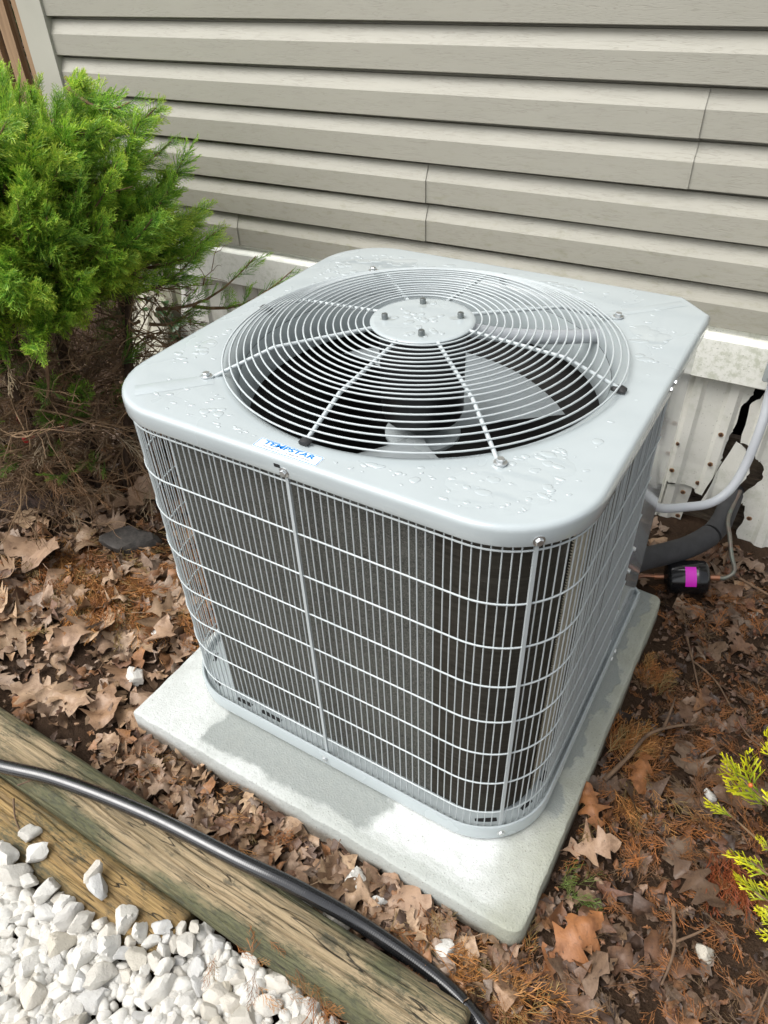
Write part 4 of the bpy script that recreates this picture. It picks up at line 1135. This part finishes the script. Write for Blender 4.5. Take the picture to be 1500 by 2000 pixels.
P = spline([(-1.62, -.22, -.01), (-1.45, -.17, .0), (-1.30, -.12, -.002), (-1.17, -.045, -.01)], 8); n = len(P)
mb = MB().tube(P, [.036*(1+.07*math.sin(i*1.9)+.05*math.sin(i*.7)) for i in range(n)], 16)
tag(mb.build('fallen_log', 'logbark', None, True, 60), 'short dark rotting log at the foot of the juniper', 'log')

# ------------------------------------------------------------------ big juniper
jn = thing('juniper_bush', 'large juniper bush with bright green feathery top and bare brown twigs below', 'bush', (-1.22, .10, -.05))
J0 = Vector((-1.22, .10, -.05)); jr = random.Random(99)
CC = Vector((-1.37, .12, .63)); CR = Vector((.60, .50, .46))
stems = []
def stem(pts, r0, r1):
    P = spline(pts, 7); n = len(P); stems.append(P)
    mb = MB().tube([p-J0 for p in P], [(r0+(r1-r0)*(i/(n-1))**.8)*(1+.08*math.sin(i*1.7)) for i in range(n)], 9)
    mb.build('trunk', 'bark', jn, True, 70)
stem([(-1.16, .06, -.07), (-1.17, .08, .15), (-1.19, .10, .38), (-1.16, .12, .62), (-1.14, .14, .85)], .024, .008)
stem([(-1.22, .02, -.07), (-1.24, .02, .18), (-1.30, .05, .42), (-1.36, .06, .70), (-1.38, .08, .92)], .028, .008)
stem([(-1.10, .10, -.06), (-1.06, .14, .18), (-1.02, .18, .40), (-.98, .22, .60), (-.92, .28, .72)], .018, .006)
stem([(-1.26, -.02, -.06), (-1.38, -.06, .12), (-1.52, -.08, .34), (-1.62, -.06, .62)], .024, .008)
stem([(-1.13, .14, -.06), (-1.15, .25, .20), (-1.20, .35, .48), (-1.24, .42, .75)], .020, .007)
stem([(-1.20, .0, -.06), (-1.16, -.06, .20), (-1.14, -.10, .45), (-1.14, -.12, .66)], .016, .006)

fol = Sprays()
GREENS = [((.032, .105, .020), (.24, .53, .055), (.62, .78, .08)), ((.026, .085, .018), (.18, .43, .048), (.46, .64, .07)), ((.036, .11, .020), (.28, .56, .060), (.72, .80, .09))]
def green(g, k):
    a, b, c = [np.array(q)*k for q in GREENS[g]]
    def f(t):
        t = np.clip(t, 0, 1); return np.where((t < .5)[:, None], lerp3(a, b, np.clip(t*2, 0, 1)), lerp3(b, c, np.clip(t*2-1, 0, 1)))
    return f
twigs_mb = MB()
def plume(base, tip, n, L0, g, k=1.0, spread=.75):
    base, tip = Vector(base), Vector(tip); ax = (tip-base); ln = ax.length; d = ax.normalized()
    bow = Vector((0, 0, -.12*ln))
    P = [base+ax*(i/6)+bow*math.sin(PI*i/6) for i in range(7)]
    twigs_mb.tube([p-J0 for p in P], [.0055*(1-.75*i/6) for i in range(7)], 5)
    for i in range(n):
        u = (i+jr.random())/n; u = .22+.78*u
        p = base+ax*u+bow*math.sin(PI*u)
        rnd = Vector((jr.gauss(0, 1), jr.gauss(0, 1), jr.gauss(.25, .9))).normalized()
        q = d*1.0+rnd*spread*(1.15-.55*u); q.normalize()
        L = L0*(1.15-.45*u)*jr.uniform(.7, 1.25)
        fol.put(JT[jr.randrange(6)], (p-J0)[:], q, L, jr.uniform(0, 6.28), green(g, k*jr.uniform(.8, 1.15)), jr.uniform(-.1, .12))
nl = 0
while nl < 320:
    th = jr.uniform(0, 2*PI); ph = math.asin(jr.uniform(-.12, 1.0))
    dv = Vector((math.cos(ph)*math.cos(th), math.cos(ph)*math.sin(th), math.sin(ph)))
    fc = dv.dot(Vector((.80, -.48, .36)))
    if fc < -.25 or jr.random() > .35+.65*max(0, fc): continue
    rr = jr.uniform(.66, 1.07)
    tip = CC+Vector((dv.x*CR.x, dv.y*CR.y, dv.z*CR.z))*rr
    out = Vector((dv.x*.95, dv.y*.95, dv.z*.75+.12)).normalized()
    if tip.x > -.84 or tip.y > .60 or (tip.z < .62 and tip.x > -1.0): continue
    ln = jr.uniform(.16, .28)
    plume(tip-out*ln, tip, jr.randint(26, 36), jr.uniform(.062, .095), jr.choice([0, 0, 1, 2, 2]) if tip.z > .62 else 1, jr.uniform(.8, 1.15), .55); nl += 1
# the plumes that stick out on the right of the crown and the long low branch in front of the trim
for b_, t_, n_, g_ in (((-1.02, .22, .84), (-.84, .24, .985), 34, 0), ((-.98, .26, .74), (-.79, .30, .90), 34, 1), ((-1.0, .16, .70), (-.80, .18, .80), 34, 1), ((-1.02, .26, .56), (-.83, .34, .68), 28, 1),
                       ((-1.0, .30, .50), (-.70, .40, .66), 9, 1), ((-.92, .36, .50), (-.60, .42, .635), 12, 1), ((-1.02, .28, .46), (-.90, .34, .50), 9, 1),
                       ((-1.05, -.02, .55), (-.92, -.08, .66), 34, 0), ((-1.15, -.14, .62), (-1.0, -.24, .72), 36, 2), ((-1.28, -.12, .50), (-1.18, -.26, .52), 36, 0), ((-1.10, .0, .68), (-.95, -.02, .80), 36, 2),
                       ((-1.05, .02, .36), (-.98, -.02, .40), 18, 1), ((-1.0, .10, .30), (-.93, .10, .34), 14, 1), ((-1.3, -.1, .36), (-1.22, -.2, .34), 20, 1)):
    plume(b_, t_, n_, .085, g_, 1.0 if t_[2] > .6 else .8, .6)
for _ in range(70):
    t_ = Vector((jr.uniform(-1.25, -.84), jr.uniform(-.06, .38), jr.uniform(.72, 1.05)))
    o_ = Vector((jr.uniform(.5, 1), jr.uniform(-.5, .3), jr.uniform(-.05, .5))).normalized()
    plume(t_-o_*jr.uniform(.14, .24), t_, jr.randint(24, 32), jr.uniform(.06, .09), jr.choice([0, 1, 2]), jr.uniform(.85, 1.15), .6)
for _ in range(34):
    t_ = Vector((jr.uniform(-1.40, -.93), jr.uniform(-.18, .25), jr.uniform(.20, .56)))
    o_ = Vector((jr.uniform(-.2, 1), jr.uniform(-1, .3), jr.uniform(-.4, .5))).normalized()
    plume(t_-o_*.10, t_, jr.randint(4, 10), jr.uniform(.05, .08), 1, jr.uniform(.5, .8), .7)
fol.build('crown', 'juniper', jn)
dsp = Sprays()
for _ in range(420):
    p_ = Vector((jr.uniform(-1.45, -.92), jr.uniform(-.22, .40), jr.uniform(.10, .62)))
    if p_.z > .45 and p_.x > -.98: continue
    c_ = np.array(jr.choice([(.21, .145, .085), (.15, .09, .05), (.27, .20, .12), (.10, .06, .035), (.24, .13, .06)]))
    dsp.put(NT[jr.randrange(6)], (p_-J0)[:], (jr.gauss(.2, .7), jr.gauss(-.2, .7), jr.gauss(-.1, .6)), jr.uniform(.06, .13), jr.uniform(0, 6.28), lambda t, c_=c_: lerp3(c_*.8, c_*1.1, t), .2)
dsp.build('dead_sprays', 'needles', jn)['kind'] = 'stuff'
# dead inner twigs
def deadtwig(p, d, L, r0, depth):
    P = [Vector(p)]; dd = Vector(d).normalized(); n = 6
    for i in range(n):
        dd = (dd+Vector((jr.gauss(0, .22), jr.gauss(0, .22), jr.gauss(-.02, .2)))).normalized(); P.append(P[-1]+dd*L/n)
    if min(q.z for q in P) < -.05: return
    twigs_mb.tube([q-J0 for q in P], [r0*(1-.8*i/n)+.0004 for i in range(n+1)], 4, False)
    if depth:
        for _ in range(jr.randint(2, 4)):
            k = jr.randint(1, n-1); deadtwig(P[k], (dd+Vector((jr.gauss(0, .8), jr.gauss(0, .8), jr.gauss(0, .6)))), L*jr.uniform(.35, .65), r0*.55, depth-1)
for P in stems:
    for _ in range(46):
        k = jr.randint(3, len(P)-6); th = jr.uniform(0, 2*PI)
        deadtwig(P[k], (math.cos(th), math.sin(th)-.25, jr.uniform(-.35, .75)), jr.uniform(.14, .38), jr.uniform(.0016, .0036), 2)
tw = twigs_mb.build('twigs', 'twig', jn, False); tw['kind'] = 'stuff'
for x, y, z in ((-1.22, -.08, .22), (-1.19, -.07, .24), (-1.03, .0, .35), (-1.29, -.1, .18), (-1.25, -.06, .27), (-1.12, -.02, .26), (-1.2, -.1, .17)):
    s = jr.uniform(.006, .011); V_, F_ = leaf_geo('plain', int(x*-1000), .9, True); mb = MB(); mb.add((V_*s*3).tolist(), F_.tolist())
    o = mb.build('red_leaf', 'red', jn); o.location = Vector((x, y, z))-J0; o.rotation_euler = (jr.uniform(0, 3), jr.uniform(0, 3), 0)

# small yellow green juniper at the right edge
yj = thing('young_juniper', 'small yellow green juniper reaching in at the right edge', 'bush', (.98, -.18, -.05))
Y0 = Vector((.98, -.18, -.05)); fy = Sprays(); ymb = MB()
YT = [spray_template(400+k, 9, 3, .050, .25, .62) for k in range(4)]
def ycol(k):
    a, b, c = np.array((.10, .22, .03))*k, np.array((.60, .64, .02))*k, np.array((.92, .84, .02))*k
    return lambda t: np.where((t < .45)[:, None], lerp3(a, b, np.clip(t/.45, 0, 1)), lerp3(b, c, np.clip((t-.45)/.4, 0, 1)))
for b_, t_, n_, L_ in (((.98, -.16, .02), (.672, -.13, .165), 9, .072), ((.98, -.18, .05), (.70, -.16, .29), 8, .06), ((.97, -.2, .0), (.682, -.17, .105), 3, .045), ((.97, -.22, .0), (.742, -.20, .045), 6, .06), ((.97, -.24, -.01), (.765, -.22, -.005), 6, .055),
                       ((.97, -.25, -.01), (.80, -.26, -.015), 5, .05), ((.98, -.18, .1), (.78, -.12, .30), 8, .07), ((1.0, -.1, .1), (.86, .0, .32), 8, .08), ((1.0, -.25, .05), (.86, -.30, .22), 8, .07), ((1.05, -.2, .1), (1.0, -.2, .38), 8, .08)):
    b_, t_ = Vector(b_), Vector(t_); ax = t_-b_; d = ax.normalized()
    P = [Y0+Vector((0, 0, -.02))]+[b_+ax*q+Vector((0, 0, -.015*math.sin(PI*q))) for q in (0, .35, .7, 1)]
    ymb.tube([p-Y0 for p in P], [.005, .004, .0032, .0024, .0012], 6)
    for i in range(n_):
        u = .45+.5*i/max(1, n_-1); p = b_+ax*u+Vector((0, 0, -.015*math.sin(PI*u)))
        q = (d+Vector((jr.gauss(0, .35), jr.gauss(0, .35), jr.gauss(.1, .35)))).normalized()
        fy.put(YT[jr.randrange(4)], (p-Y0)[:], q, L_*jr.uniform(.75, 1.2), jr.gauss(0, .5), ycol(jr.uniform(.8, 1.1)))
fy.build('crown', 'juniper', yj); ymb.build('branches', 'twig', yj)
MB().lathe([(.0005, -.004), (.003, -.003), (.0042, 0), (.003, .003), (.0005, .004)], 10, Vector((.700, -.150, .172))-Y0).build('berry', 'berry', yj, True, 180)

# little vine in the gap of the skirting on the left
vn = thing('climbing_vine', 'small dark green vine growing in the gap of the skirting behind the juniper', 'vine', (-1.36, .70, -.04))
mb = MB(); P = spline([(0, 0, 0), (.02, -.02, .12), (-.01, -.02, .22), (-.06, -.02, .30), (-.08, -.03, .36)], 6); mb.tube(P, .003, 6); mb.build('stem', 'twig', vn)
reg('vineleaf', Mat('vine_leaf', .4)).color((.03, .075, .02))
lvm = None
for k in range(22):
    V_, F_ = leaf_geo('plain', 900+k % 4, .8, True); mb = MB(); mb.add((V_*.05*np.array([1, 1.3, 1])).tolist(), F_.tolist()); q = P[2+k % (len(P)-2)]
    o = mb.build('leaf', 'vineleaf', vn); o.location = q+Vector((jr.uniform(-.04, .04), jr.uniform(-.03, .0), jr.uniform(-.02, .02))); o.rotation_euler = (jr.uniform(-1, 1), jr.uniform(-1, 1), jr.uniform(0, 6))

# ------------------------------------------------------------------ behind the house corner: fence and trees
fe = thing('wooden_fence', 'tall fence of brown wooden boards beyond the house corner', 'fence', (-3.05, 1.55, -.06))
x = .42; k = 0; fr_ = random.Random(4)
while k < 22:
    w = .075+fr_.uniform(-.004, .004); y = 0 if k % 2 == 0 else .06
    MB().box(x-w, x, y, y+.022, .03, 1.95).build('fence_board', 'fencewood', fe, False); x -= .064; k += 1
for z in (.35, 1.5): MB().box(-1.05, .40, .0225, .0595, z, z+.08).build('fence_rail', 'fencewood', fe, False)
for xp in (.30, -.95): MB().box(xp-.045, xp+.045, .083, .17, -.05, 1.9).build('fence_post', 'fencewood', fe, False)
def back_tree(loc, h, r, label):
    t = thing('background_tree', label, 'tree', loc, 'trees beyond the fence')
    P = [(0, 0, -.1), (.03, 0, h*.3), (0, .03, h*.65), (0, 0, h*.95)]
    MB().tube(spline(P, 5), [.09*(1-.8*i/15)+.005 for i in range(16)], 8).build('trunk', 'bark', t)
    V_, F_, C_, o_ = [], [], [], 0; rg = np.random.default_rng(int(h*100)); lv_, lf_ = leaf_geo('plain', 8, .5, True)
    for _ in range(4200):
        d = rg.normal(size=3); d /= np.linalg.norm(d); q = d*np.array([r, r, h*.42])*rg.uniform(.35, 1.0)**.5*(1+.25*float(vnoise(d[0]*3, d[1]*3, d[2]*3)))+np.array([0, 0, h*.56])
        Rm = np.array(Euler(tuple(rg.uniform(0, 6.28, 3))).to_matrix()); V_.append(lv_ @ Rm.T*rg.uniform(.05, .10)+q); F_.append(lf_+o_); o_ += len(lv_)
        C_.append(np.tile(np.array((.035, .085, .02))*rg.uniform(.5, 1.7), (len(lv_), 1)))
    link('crown', npmesh('crown', np.concatenate(V_), np.concatenate(F_), 'juniper', np.concatenate(C_)), t)
back_tree((-3.1, 3.0, -.05), 2.6, .9, 'dark leafy tree in the gap between fence and house corner')
back_tree((-4.7, 2.6, -.05), 3.0, 1.1, 'dark leafy tree behind the wooden fence boards')
